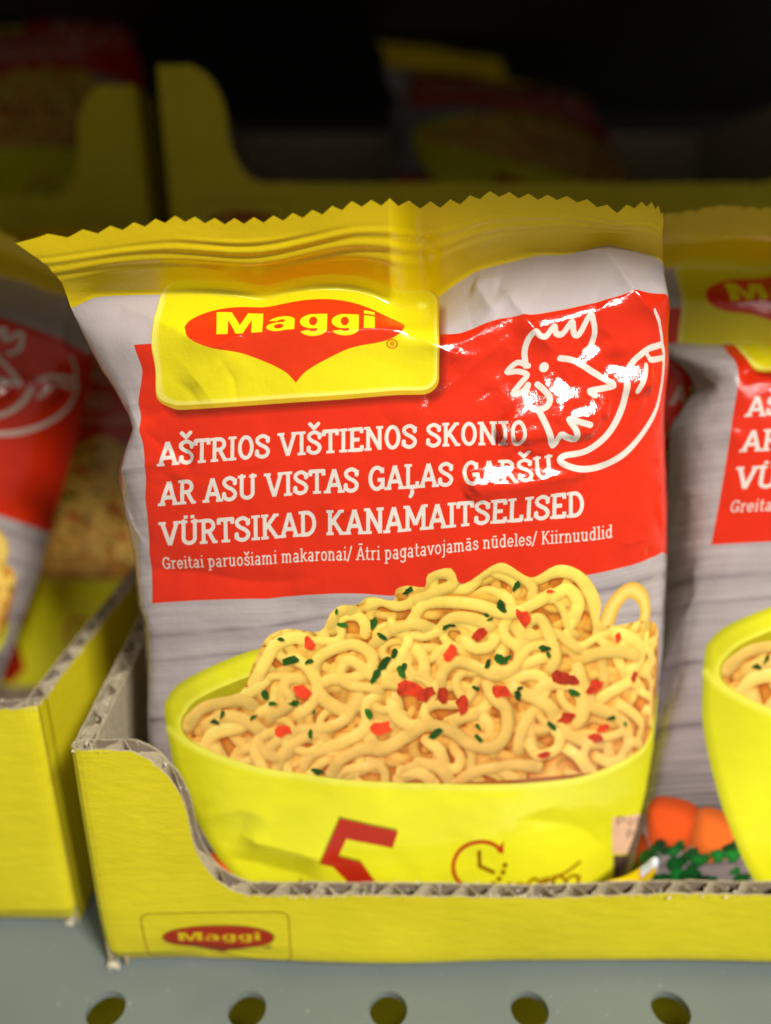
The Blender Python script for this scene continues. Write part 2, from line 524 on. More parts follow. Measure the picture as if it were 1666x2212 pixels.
    def mcol(x, y, sd):
        dd = sstep(780, 1300, y)
        base = np.array([.88, .70, .25]) * (1 - dd[..., None]) + np.array([.68, .38, .15]) * dd[..., None]
        n = vnoise(x / 34, y / 30, 55, 2)
        return base * (.93 + .08 * n)[..., None]
    A.poly(mp, (.9, .75, .36), 1.5, 1, mcol)
    MASK = np.zeros((A.H, A.W), np.float32)
    wq = A.win(mp[:, 0].min(), mp[:, 1].min(), mp[:, 0].max(), mp[:, 1].max(), 6)
    MASK[wq[0], wq[1]] = np.clip(.5 - A.sdf(mp, wq) / 1.5, 0, 1)
    HT = np.full((A.H, A.W), -60.0, np.float32)       # height of the heap as photographed
    VAR = np.ones((A.H, A.W), np.float32)
    def strand(pts, wd, z0, z1, n=7):
        q = catmull(pts, n)
        w = A.win(q[:, 0].min() - wd, q[:, 1].min() - wd, q[:, 0].max() + wd, q[:, 1].max() + wd, 2)
        if w is None:
            return
        X_, Y_ = w[2].astype(np.float32), w[3].astype(np.float32)
        d, run, side, L = seg_dist(X_, Y_, q)
        r = wd / 2
        m = d < r
        ph = rng.uniform(0, 6.28)
        z = z0 + (z1 - z0) * run / L + 7 * np.sin(run / 55 + ph) + .85 * np.sqrt(np.clip(r * r - d * d, 0, None))
        end = np.minimum(run, L - run)
        z = z - 22 * np.clip(1 - end / 30, 0, 1) ** 1.5
        h_ = HT[w[0], w[1]]
        b = m & (z > h_)
        h_[b] = z[b]
        VAR[w[0], w[1]][b] = rng.uniform(.93, 1.05)
    for i in range(330):
        px, py = rng.uniform(380, 1440), rng.uniform(1215, 1700)
        ang = rng.uniform(0, 2 * math.pi)
        A_, om, ph = rng.uniform(.5, 1.25), rng.uniform(.6, 1.1), rng.uniform(0, 6.28)
        pts = []
        for j in range(int(rng.uniform(6, 13))):
            pts.append((px - 255, py - 442 + .075 * (px - 345)))
            px += 26 * math.cos(ang)
            py += 22 * math.sin(ang)
            ang += A_ * math.sin(om * j + ph)
        zz = -34 + 40 * (i / 330) + rng.uniform(-6, 6)
        strand(pts, rng.uniform(17, 25), zz, zz + rng.uniform(-10, 10), 5)
    def z4(p):
        return ((p[0] / 1.5145 + 600) / 1.8445, (p[1] / 1.5145 + 2200) / 1.8445)
    def z5(p):
        return ((p[0] / 1.5145 + 1600) / 1.8445, (p[1] / 1.5145 + 2200) / 1.8445)
    lead4 = [[(620, 800), (700, 650), (760, 560), (880, 520), (1000, 560)], [(225, 1050), (300, 950), (420, 910), (560, 900), (640, 960)],
             [(330, 1180), (380, 1100), (520, 1060), (640, 1010)], [(640, 1280), (760, 1150), (900, 1080), (1060, 1060), (1190, 1000), (1220, 900)],
             [(760, 1300), (830, 1180), (980, 1100), (1120, 1090)], [(900, 1310), (980, 1210), (1130, 1160), (1280, 1080), (1310, 1000)],
             [(1100, 470), (1100, 380), (1180, 340), (1240, 370)], [(990, 760), (1000, 660), (1100, 590), (1230, 560), (1330, 620), (1330, 700), (1220, 760), (1080, 770), (1000, 830)],
             [(1000, 830), (1060, 900), (1180, 960), (1260, 900), (1210, 820)], [(1310, 1060), (1340, 1160), (1420, 1180), (1540, 1110), (1640, 1050)],
             [(1290, 330), (1400, 300), (1500, 330), (1600, 300)], [(1450, 860), (1480, 980), (1560, 1040), (1666, 1030)],
             [(1090, 1330), (1150, 1250), (1280, 1190), (1400, 1200)], [(1500, 1370), (1560, 1310), (1666, 1290)], [(300, 1080), (400, 1010), (500, 1000), (600, 1040), (700, 1120)],
             [(1350, 560), (1450, 480), (1600, 440), (1700, 470)], [(850, 640), (950, 700), (1010, 820), (960, 930), (850, 1000)]]
    lead5 = [[(130, 210), (200, 130), (290, 130), (310, 190), (200, 240), (60, 300)], [(370, 220), (480, 130), (580, 90), (700, 130), (790, 220), (760, 330)],
             [(820, 150), (930, 110), (1050, 130), (1130, 230), (1180, 370), (1200, 500)], [(60, 420), (140, 320), (300, 300), (470, 320), (640, 370), (780, 320), (900, 250)],
             [(1030, 420), (1060, 300), (1000, 220), (900, 270)], [(1230, 420), (1280, 300), (1370, 225), (1450, 270), (1470, 360), (1450, 450)],
             [(230, 830), (250, 720), (330, 660), (430, 680), (560, 740), (680, 700), (720, 580), (730, 470), (830, 400), (900, 520), (930, 640), (880, 730)],
             [(360, 530), (450, 580), (540, 560), (570, 490)], [(520, 800), (560, 880), (630, 950), (630, 1080), (560, 1170), (420, 1160), (300, 1080), (170, 1040), (40, 1100)],
             [(280, 1020), (400, 980), (510, 960)], [(700, 1230), (720, 1080), (790, 960), (870, 940), (960, 1010), (1010, 1100), (1120, 1150), (1240, 1160)],
             [(760, 880), (880, 800), (1000, 790), (1080, 850), (1090, 980), (1020, 1060)], [(1060, 700), (1110, 830), (1160, 930), (1300, 990), (1370, 1090), (1360, 1260)],
             [(750, 1120), (820, 1220), (940, 1180), (960, 1060)], [(980, 1170), (1060, 1230), (1130, 1320)], [(360, 1370), (460, 1320), (560, 1300), (700, 1280), (820, 1290)],
             [(100, 1270), (220, 1300), (300, 1390)], [(150, 1130), (230, 1200), (260, 1290)], [(1180, 900), (1280, 830), (1390, 780), (1450, 830)],
             [(1080, 640), (1200, 600), (1340, 600), (1450, 640)], [(1280, 900), (1380, 960), (1450, 1040), (1440, 1120)], [(620, 780), (720, 840), (880, 920), (930, 1000)],
             [(1270, 480), (1380, 520), (1450, 600), (1400, 700), (1300, 740)], [(230, 480), (300, 400), (420, 400), (520, 440), (540, 520)], [(60, 560), (130, 640), (140, 780)],
             [(560, 1290), (640, 1340), (700, 1390)], [(0, 1320), (120, 1340), (200, 1395)]]
    for zf, leads in ((z4, lead4), (z5, lead5)):
        for k_, L_ in enumerate(leads):
            pts = [zf(p) for p in L_]
            if zf is z5 and L_[0] == (1230, 420):
                q = catmull(FL(pts), 8)
                A.stroke(q, 34, (.86, .66, .24), 1.5)
                A.stroke(q, 20, (.96, .84, .44), 12)
                continue
            zz = 6 + rng.uniform(0, 14)
            strand(FL(pts), rng.uniform(23, 31), zz, zz + rng.uniform(-8, 8))
    def blur(a, r):
        for ax in (0, 1):
            for _ in range(2):
                p_ = np.concatenate([np.repeat(a.take([0], ax), r + 1, ax), a, np.repeat(a.take([-1], ax), r, ax)], ax)
                c_ = np.cumsum(p_, ax, dtype=np.float64)
                n_ = a.shape[ax]
                a = ((c_.take(range(2 * r + 1, 2 * r + 1 + n_), ax) - c_.take(range(0, n_), ax)) / (2 * r + 1)).astype(np.float32)
        return a
    w = A.win(100, 740, 1200, 1290, 8)
    Hh = np.maximum(HT[w[0], w[1]], -40)
    Hs = blur(Hh, 2)
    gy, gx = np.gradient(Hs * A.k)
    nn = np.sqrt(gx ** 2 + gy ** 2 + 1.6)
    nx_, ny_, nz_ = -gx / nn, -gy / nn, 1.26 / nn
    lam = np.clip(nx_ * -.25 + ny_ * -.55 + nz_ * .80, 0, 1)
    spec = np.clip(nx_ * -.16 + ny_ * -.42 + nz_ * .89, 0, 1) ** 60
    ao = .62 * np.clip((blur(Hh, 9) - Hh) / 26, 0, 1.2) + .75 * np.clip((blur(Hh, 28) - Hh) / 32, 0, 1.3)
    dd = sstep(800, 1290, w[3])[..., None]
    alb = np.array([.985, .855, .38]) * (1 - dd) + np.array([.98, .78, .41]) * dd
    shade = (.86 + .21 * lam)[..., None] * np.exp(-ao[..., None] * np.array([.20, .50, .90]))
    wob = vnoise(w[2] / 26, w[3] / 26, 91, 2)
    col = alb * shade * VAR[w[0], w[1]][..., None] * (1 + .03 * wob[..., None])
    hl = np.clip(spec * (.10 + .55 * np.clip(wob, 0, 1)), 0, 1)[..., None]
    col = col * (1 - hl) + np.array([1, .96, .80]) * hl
    col = np.clip(col, 0, 1)
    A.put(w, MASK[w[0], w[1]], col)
    # ---- herbs and pepper
    herb4 = [(780, 530, 22), (850, 660, 50), (955, 665, 30), (690, 870, 36), (735, 920, 26), (870, 915, 34), (615, 1005, 24), (385, 1030, 30), (430, 985, 26), (965, 1100, 28),
             (1005, 1325, 36), (1350, 430, 44), (1395, 510, 36), (1410, 670, 50), (1470, 610, 34), (1360, 745, 42), (1510, 715, 42), (1320, 975, 34), (1160, 445, 34), (1120, 365, 18), (985, 965, 16), (1560, 235, 28)]
    herb5 = [(690, 205, 34), (600, 330, 44), (510, 380, 20), (535, 405, 20), (270, 455, 26), (310, 445, 16), (865, 580, 40), (885, 620, 26), (600, 650, 44), (520, 670, 30), (640, 640, 26),
             (450, 820, 26), (700, 860, 36), (715, 820, 20), (1040, 850, 38), (205, 1095, 46), (465, 1120, 32), (460, 1050, 26), (905, 1045, 36), (1265, 1000, 26), (1350, 1035, 20), (15, 690, 30), (40, 235, 28)]
    red4 = [(955, 555, 48), (915, 845, 52), (800, 1085, 50), (1385, 1065, 66), (1530, 820, 60), (1620, 840, 50)]
    red5 = [(735, 400, 58), (470, 500, 48), (290, 620, 58), (60, 830, 70), (150, 855, 56), (245, 855, 52), (370, 910, 62), (600, 840, 56), (960, 755, 62), (1020, 775, 46), (1160, 810, 54), (1400, 755, 36),
            (1000, 1000, 52), (1215, 1060, 34), (1165, 1120, 46), (860, 1220, 34), (1300, 515, 28), (895, 235, 20)]
    for zf, items, col, asp in ((z4, herb4, (.16, .36, .09), .5), (z5, herb5, (.13, .31, .09), .5), (z4, red4, (.90, .26, .13), .62), (z5, red5, (.86, .24, .12), .6)):
        for (zx, zy, r) in items:
            cx, cy = F(*zf((zx, zy)))
            r = r / 2.79 * 1.1
            th = rng.uniform(0, math.pi)
            pl = []
            for a in np.linspace(0, 2 * math.pi, 11)[:-1]:
                rr = r * rng.uniform(.68, 1.25)
                ex, ey = rr * math.cos(a), rr * asp * math.sin(a)
                pl.append((cx + ex * math.cos(th) - ey * math.sin(th), cy + ex * math.sin(th) + ey * math.cos(th)))
            f = rng.uniform(.8, 1.25)
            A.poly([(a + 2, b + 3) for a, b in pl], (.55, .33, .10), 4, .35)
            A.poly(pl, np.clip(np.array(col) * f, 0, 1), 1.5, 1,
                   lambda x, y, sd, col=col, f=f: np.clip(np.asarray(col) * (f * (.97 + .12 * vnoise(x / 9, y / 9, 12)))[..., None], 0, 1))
    # front lip of the bowl over the mound
    lip = [(366, 1565), (397, 1593), (460, 1625), (547, 1654), (637, 1669), (791, 1687), (993, 1694), (1190, 1687), (1297, 1666), (1404, 1597), (1428, 1540)]
    lp = catmull(FL(lip), 6)
    A.stroke([(a, b + 8) for a, b in lp], 12, (.97, .96, .40), 10, .6)
    # ---- red block (the mound overlaps its lower edge)
    keep = A.im.copy()
    RED = np.array([.865, .18, .075])
    w = A.win(62, 300, S1, 860, 2)
    A.put(w, np.clip(.5 - (62 - w[2]) / 1.2, 0, 1) * np.clip(.5 - (300 - w[3]) / 1.2, 0, 1) * np.clip(.5 - (w[3] - 860) / 1.2, 0, 1), RED)
    wm = A.win(mp[:, 0].min(), 700, mp[:, 0].max(), 900, 2)
    al = np.clip(.5 - A.sdf(mp, wm) / 1.5, 0, 1)
    A.im[wm[0], wm[1]] = A.im[wm[0], wm[1]] * (1 - al[..., None]) + keep[wm[0], wm[1]] * al[..., None]
    # ---- text
    WH = (.87, .845, .81)
    text(A, 'AŠTRIOS VIŠTIENOS SKONIO', 90, 564, 50, 878, WH, .168, .12)
    text(A, 'AR ASU VISTAS GAĻAS GARŠU', 90, 649, 51, 935, WH, .168, .12)
    text(A, 'VÜRTSIKAD KANAMAITSELISED', 90, 737, 52, 1007, WH, .168, .12)
    text(A, 'Greitai paruošiami makaronai/ Ātri pagatavojamās nūdeles/ Kiirnuudlid', 90, 790, 28, 1066, WH, .115, .085)
    # ---- hen and chilli outlines
    def z6(p):
        return ((p[0] / 2.0825 + 1900) / 1.8445, (p[1] / 2.0825 + 1150) / 1.8445)
    CH = (.86, .84, .80)
    def line(pts, wd=13, smooth=5):
        q = FL([z6(p) for p in pts])
        A.stroke(catmull(q, smooth) if smooth else q, wd, CH, 1.2)
    line([(410, 640), (398, 520), (430, 410), (480, 360), (520, 395), (570, 395), (640, 315), (655, 370), (710, 375), (790, 275), (805, 370), (850, 375), (945, 215), (975, 300), (980, 390), (950, 480), (900, 520)], 13, 4)
    line([(430, 640), (340, 612), (258, 690), (345, 685), (420, 715), (370, 780), (302, 870), (375, 855), (425, 800)], 12, 4)
    line([(425, 800), (395, 890), (425, 980), (490, 1005), (565, 975), (590, 905), (545, 840), (500, 795)], 13)
    line([(490, 1005), (530, 1090), (565, 1180), (612, 1300), (660, 1210), (710, 1230), (792, 1245), (775, 1160), (728, 1085), (810, 1105), (900, 1130)], 13, 3)
    line([(690, 578), (790, 595), (900, 660), (1105, 790), (1050, 825), (925, 850), (965, 885)], 13, 3)
    ex, ey = F(*z6((558, 652)))
    A.stroke([(ex - .1, ey), (ex + .1, ey)], 21, CH, 1.2)
    line([(1445, 190), (1505, 320), (1525, 450), (1500, 470), (1400, 505), (1310, 575), (1255, 650)], 13)
    line([(1395, 545), (1440, 590), (1535, 575)], 12)
    line([(1375, 640), (1340, 740), (1295, 850)], 12)
    line([(1215, 780), (1190, 980), (1080, 1200), (900, 1345), (700, 1385), (680, 1440), (820, 1490), (1000, 1480), (1200, 1380), (1390, 1180), (1495, 980), (1540, 780), (1545, 560), (1520, 450)], 14, 8)
    # ---- yellow top band
    w = A.win(S0, T0, S1, 192, 0)
    A.put(w, np.clip(.5 - (w[3] - 190) / 1.5, 0, 1), (.93, .815, .03))
    # ---- logo tile with rounded, moulded edge
    def rrect(x0, y0, x1, y1, r, sk=0):
        o = []
        for cx, cy, a0 in ((x1 - r, y0 + r, -90), (x1 - r, y1 - r, 0), (x0 + r, y1 - r, 90), (x0 + r, y0 + r, 180)):
            o += arc(cx, cy, r, r, a0, a0 + 90, 8)
        return [(x + sk * (y - y0), y) for x, y in o]
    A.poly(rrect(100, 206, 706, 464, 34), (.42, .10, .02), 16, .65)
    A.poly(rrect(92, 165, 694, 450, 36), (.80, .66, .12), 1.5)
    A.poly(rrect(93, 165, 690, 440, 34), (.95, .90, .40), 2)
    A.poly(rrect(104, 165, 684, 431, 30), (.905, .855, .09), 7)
    LR = (.885, .22, .07)
    lozenge(A, 385, 273, 232, 58, 134, LR)
    maggi_word(A, 214, 556, 291, 55, (.95, .91, .10))
    reg_mark(A, 592, 322, 11, LR)
    # ---- big figure five, clock, lettering near the foot of the bowl
    DR = (.76, .17, .08)
    dk = (.55, .33, .03)
    five = [(735, 1768), (860, 1797), (848, 1832), (748, 1812), (731, 1850), (780, 1862), (812, 1905), (815, 1960), (760, 2000), (690, 1995), (640, 1930),
            (650, 1905), (690, 1960), (745, 1955), (752, 1905), (720, 1872), (692, 1862)]
    A.poly([(a - 2, b - 5) for a, b in FL(five)], (.60, .55, .02), 3)
    A.poly(FL(five), DR, 2)
    cx, cy = F(1035, 1868)
    A.stroke(arc(cx, cy, 56, 52, 170, 330, 24), 8, DR, 1.5)
    A.stroke(arc(cx, cy, 56, 52, 80, 175, 16), 8, DR, 1.5)
    A.poly(FL([(1072, 1838), (1088, 1815), (1087, 1842)]), DR, 1.5)
    for a in (5, 22, 40, 57, 72):
        p = arc(cx, cy, 56, 52, a, a, 1)[0]
        A.stroke([(p[0] - .1, p[1]), (p[0] + .1, p[1])], 11, dk, 1.5)
    A.stroke(FL([(1035, 1838), (1036, 1870), (1066, 1884)]), 8, dk, 1.5)
    wr = []
    for i in range(60):
        a = i * .62
        wr.append((1098 + i * 2.75 + 7 * math.sin(a), 1918 - i * .30 - (9 + 5 * math.sin(i * .37)) * math.cos(a)))
    A.stroke(catmull(FL(wr), 4), 5, (.52, .22, .03), 2)
    A.stroke(catmull(FL([(1170, 1900), (1215, 1890), (1255, 1866)]), 5), 5, (.55, .3, .03), 2)
    # nutrition tag at the right edge
    tg = [F(1326, 1770), F(1420, 1748), F(1420, 1850), F(1326, 1848)]
    A.poly(tg, (.93, .76, .63), 1.5)
    sx, sy = F(1330, 1788)
    TK = (.30, .20, .15)
    text(A, 'Porcijoje', sx, sy, 21, sx + 185, TK, .11, 0)
    sx, sy = F(1352, 1816)
    text(A, 'Portsjon', sx, sy, 21, sx + 180, TK, .11, 0)
    sx, sy = F(1366, 1840)
    text(A, '59 g', sx, sy, 18, sx + 85, TK, .11, 0)
    A.poly([F(1328, 1852), F(1420, 1840), F(1420, 1950), F(1328, 1955)], (.33, .26, .24), 2)
    A.poly(FL([(1340, 1890), (1400, 1862), (1425, 1850), (1425, 1915), (1345, 1915)]), (.80, .84, .86), 2)
    return A


# ------------------------------------------------------------------ materials
def new_mat(name):
    m = bpy.data.materials.new(name)
    m.use_nodes = True
    nt = m.node_tree
    return m, nt, nt.nodes['Principled BSDF']


def noise(nt, scale, detail=3, rough=.5, vec=None, stretch=None):
    n = nt.nodes.new('ShaderNodeTexNoise')
    n.inputs['Scale'].default_value = scale
    n.inputs['Detail'].default_value = detail
    n.inputs['Roughness'].default_value = rough
    tc = nt.nodes.new('ShaderNodeTexCoord')
    src = tc.outputs['Object']
    if stretch:
        mp = nt.nodes.new('ShaderNodeMapping')
        mp.inputs['Scale'].default_value = stretch
        nt.links.new(src, mp.inputs[0])
        src = mp.outputs[0]
    nt.links.new(src, n.inputs['Vector'])
    return n


def bump(nt, bsdf, src, strength, dist):
    b = nt.nodes.new('ShaderNodeBump')
    b.inputs['Strength'].default_value = strength
    b.inputs['Distance'].default_value = dist
    nt.links.new(src, b.inputs['Height'])
    nt.links.new(b.outputs[0], bsdf.inputs['Normal'])
    return b


def ramp(nt, src, stops):
    r = nt.nodes.new('ShaderNodeValToRGB')
    el = r.color_ramp.elements
    while len(el) < len(stops):
        el.new(.5)
    for e, (p, c) in zip(el, stops):
        e.position = p
        e.color = (*c, 1)
    nt.links.new(src, r.inputs[0])
    return r


def film_material(img):
    m, nt, b = new_mat('printed_film')
    t = nt.nodes.new('ShaderNodeTexImage')
    t.image = img
    t.extension = 'EXTEND'
    uv = nt.nodes.new('ShaderNodeUVMap')
    uv.uv_map = 'flat'
    nt.links.new(uv.outputs[0], t.inputs[0])
    nt.links.new(t.outputs[0], b.inputs['Base Color'])
    b.inputs['Roughness'].default_value = .13
    b.inputs['Specular IOR Level'].default_value = .62
    n = noise(nt, 900, 4, .6)
    n2 = noise(nt, 190, 3, .5, stretch=(1, 1, 2.2))
    ad = nt.nodes.new('ShaderNodeMath')
    ad.operation = 'MULTIPLY_ADD'
    ad.inputs[1].default_value = 1.4
    nt.links.new(n2.outputs[0], ad.inputs[0])
    nt.links.new(n.outputs[0], ad.inputs[2])
    n3 = noise(nt, 2600, 2, .6, stretch=(1, 1, .35))
    a2 = nt.nodes.new('ShaderNodeMath')
    a2.operation = 'MULTIPLY_ADD'
    a2.inputs[1].default_value = .55
    nt.links.new(n3.outputs[0], a2.inputs[0])
    nt.links.new(ad.outputs[0], a2.inputs[2])
    bump(nt, b, a2.outputs[0], .26, .00018)
    return m


def board_material(name, img=None):
    m, nt, b = new_mat(name)
    n = noise(nt, 60, 4, .6)
    r = ramp(nt, n.outputs[0], [(.3, (.62, .545, .010)), (.7, (.70, .615, .016))])
    col = r.outputs[0]
    # a little scuffing where the print has worn off
    sp = noise(nt, 700, 2, .5)
    sr = ramp(nt, sp.outputs[0], [(.74, (0, 0, 0)), (.80, (1, 1, 1))])
    mx = nt.nodes.new('ShaderNodeMix')
    mx.data_type = 'RGBA'
    mt = nt.nodes.new('ShaderNodeMath')
    mt.operation = 'MULTIPLY'
    mt.inputs[1].default_value = .12
    nt.links.new(sr.outputs[0], mt.inputs[0])
    nt.links.new(mt.outputs[0], mx.inputs[0])
    nt.links.new(col, mx.inputs[6])
    mx.inputs[7].default_value = (.75, .68, .35, 1)
    col = mx.outputs[2]
    if img is not None:
        t = nt.nodes.new('ShaderNodeTexImage')
        t.image = img
        t.extension = 'CLIP'
        uv = nt.nodes.new('ShaderNodeUVMap')
        uv.uv_map = 'flat'
        nt.links.new(uv.outputs[0], t.inputs[0])
        m2 = nt.nodes.new('ShaderNodeMix')
        m2.data_type = 'RGBA'
        nt.links.new(t.outputs['Alpha'], m2.inputs[0])
        nt.links.new(col, m2.inputs[6])
        nt.links.new(t.outputs['Color'], m2.inputs[7])
        col = m2.outputs[2]
    nt.links.new(col, b.inputs['Base Color'])
    b.inputs['Roughness'].default_value = .52
    b.inputs['Specular IOR Level'].default_value = .3
    f = noise(nt, 420, 5, .65, stretch=(.45, 1, 1.3))
    bump(nt, b, f.outputs[0], .35, .0006)
    return m


def kraft_material(name, c0, c1, scale=400):
    m, nt, b = new_mat(name)
    n = noise(nt, scale, 5, .65)
    r = ramp(nt, n.outputs[0], [(.3, c0), (.72, c1)])
    nt.links.new(r.outputs[0], b.inputs['Base Color'])
    b.inputs['Roughness'].default_value = .85
    b.inputs['Specular IOR Level'].default_value = .15
    bump(nt, b, n.outputs[0], .5, .0006)
    return m


# ------------------------------------------------------------------ mesh helpers
def link(name, me, parent=None, mats=()):
    o = bpy.data.objects.new(name, me)
    sc.collection.objects.link(o)
    for m in mats:
        if m.name not in [x.name for x in me.materials if x]:
            me.materials.append(m)
    if parent is not None:
        o.parent = parent
    return o


def mesh_from(name, verts, faces, smooth=False, mat_idx=None):
    me = bpy.data.meshes.new(name)
    me.from_pydata([tuple(v) for v in verts], [], [tuple(f) for f in faces])
    if smooth:
        me.polygons.foreach_set('use_smooth', [True] * len(me.polygons))
    if mat_idx is not None:
        me.polygons.foreach_set('material_index', mat_idx)
    me.update()
    return me


def grid_faces(nr, nc, off=0, flip=False):
    r, c = np.meshgrid(np.arange(nr - 1), np.arange(nc - 1), indexing='ij')
    a = off + r * nc + c
    q = np.stack([a, a + nc, a + nc + 1, a + 1], -1).reshape(-1, 4)
    return q[:, ::-1] if flip else q


def tag(o, label, cat, group=None):
    o['label'] = label
    o['category'] = cat
    if group:
        o['group'] = group
    return o


def empty(name, loc=(0, 0, 0), rot=(0, 0, 0)):
    o = bpy.data.objects.new(name, None)
    o.empty_display_size = .01
    sc.collection.objects.link(o)
    o.location = loc
    o.rotation_euler = rot
    return o


# ------------------------------------------------------------------ pouch geometry
def sheet_to_space(x, y, depth):
    """sheet position and distance behind the camera plane -> mm in the world"""
    vx, vy = (x - CX) / FPX, (y - CY) / FPX
    cp, sp = math.cos(PITCH), math.sin(PITCH)
    dy = cp - vy * sp
    dz = -sp - vy * cp
    k = depth / dy
    return np.stack([vx * k, np.broadcast_to(depth, np.shape(k)), CAM_H + dz * k], -1)


YC = [(20, 109.5), (50, 109.6), (110, 111), (160, 114.6), (192, 116.4), (240, 113.0), (292, 109.6), (400, 107.6), (650, 103.8), (900, 101.9), (1150, 101.0),
      (1400, 101.0), (1560, 102.4), (1670, 105)]
YE = [(20, 111.5), (110, 112.5), (190, 115.5), (300, 117.5), (450, 118), (900, 115.5), (1400, 112.5), (1670, 110.5)]


def smooth_lut(tab, t):
    a = np.array(tab, float)
    c = catmull(a, 8)
    return np.interp(t, c[:, 0], c[:, 1])


def pouch_depth(s, t, tall=True):
    u = np.clip((s - 590) / 700, -1, 1)
    yc, ye = smooth_lut(YC, t), smooth_lut(YE, t)
    y = ye + (yc - ye) * np.clip(1 - np.abs(u) ** 2.6, 0, 1) ** .72
    y = y + 2.0 * u
    # right half of the seal is folded back behind the left half
    y = y + 7.5 * sstep(585, 660, s) * (1 - sstep(150, 330, t))
    # pleat running down from the fold
    y = y + 1.6 * np.exp(-((s - 650 - .15 * (t - 50)) / 32) ** 2) * sstep(60, 140, t) * (1 - sstep(230, 330, t))
    return y


CREASES = [  # polyline on the 1666 sheet, height mm, width units, kind
    ([(266, 663), (360, 703), (453, 749), (500, 737), (542, 723), (599, 718), (730, 722), (868, 722), (931, 747), (985, 766), (1027, 768), (1060, 742), (1076, 722)], 1.1, 34, 1),
    ([(1020, 619), (1050, 655), (1077, 684)], .9, 17, 1), ([(1079, 619), (1130, 690), (1199, 765)], .95, 18, 1), ([(1020, 619), (1079, 612)], .8, 15, 1),
    ([(1225, 545), (1290, 548), (1321, 567), (1370, 640), (1423, 708)], .95, 18, 1),
    ([(1085, 935), (1140, 876), (1197, 821), (1245, 780), (1290, 748)], 1.15, 34, 1), ([(1197, 821), (1235, 870), (1264, 918)], 1.0, 34, 1),
    ([(1085, 935), (1170, 926), (1264, 922)], 1.1, 30, 1), ([(1030, 1040), (1140, 1036), (1249, 1014)], 1.2, 40, 1), ([(1119, 988), (1180, 1000), (1249, 1012)], .7, 26, 1),
    ([(1310, 790), (1353, 806), (1395, 815)], 1.2, 34, 1),
    ([(375, 885), (470, 800), (520, 745)], .35, 16, 1), ([(880, 920), (1010, 800), (1110, 720)], .35, 14, 1), ([(297, 919), (360, 880), (430, 830)], .9, 34, -1),
    ([(259, 1015), (320, 1005), (400, 975)], .8, 30, 1), ([(300, 925), (340, 960), (420, 1000)], .8, 34, -1),
    ([(300, 1230), (420, 1240), (560, 1262), (700, 1250)], .9, 50, -1), ([(1290, 1020), (1360, 900), (1400, 830)], .35, 16, 1),
    ([(520, 1800), (640, 1835), (720, 1860)], 1.0, 36, 1), ([(480, 1850), (600, 1880), (700, 1900)], .8, 40, -1), ([(1120, 1770), (1240, 1790), (1320, 1840)], .5, 40, -1),
    ([(420, 1770), (520, 1745), (600, 1770)], .5, 36, 1)]


FACETS = [  # pressed-flat strips of film: line on the 1666 sheet, half width, facing (degrees right, degrees up)
    ([(1090, 930), (1140, 876), (1197, 821)], 8, 9.5, 29.5), ([(1197, 821), (1240, 785), (1285, 750)], 13, 9, 28.5), ([(1203, 828), (1225, 860), (1250, 905)], 20, 9, 29.8),
    ([(1235, 895), (1285, 880)], 13, 8, 30), ([(1090, 936), (1170, 929), (1262, 924)], 6, 9.5, 30.8), ([(1325, 795), (1360, 810), (1385, 820)], 15, 6, 28.8),
    ([(1035, 1040), (1080, 1022), (1125, 1012)], 17, 11.5, 32.4), ([(1125, 1022), (1180, 1018), (1245, 1014)], 6, 9.5, 32.6), ([(1120, 990), (1180, 1000)], 5, 10.5, 32.2)]
TILTS = [(1225, 865, 62, 62, .021), (1353, 806, 40, 34, .021), (1135, 1022, 85, 34, .023)]


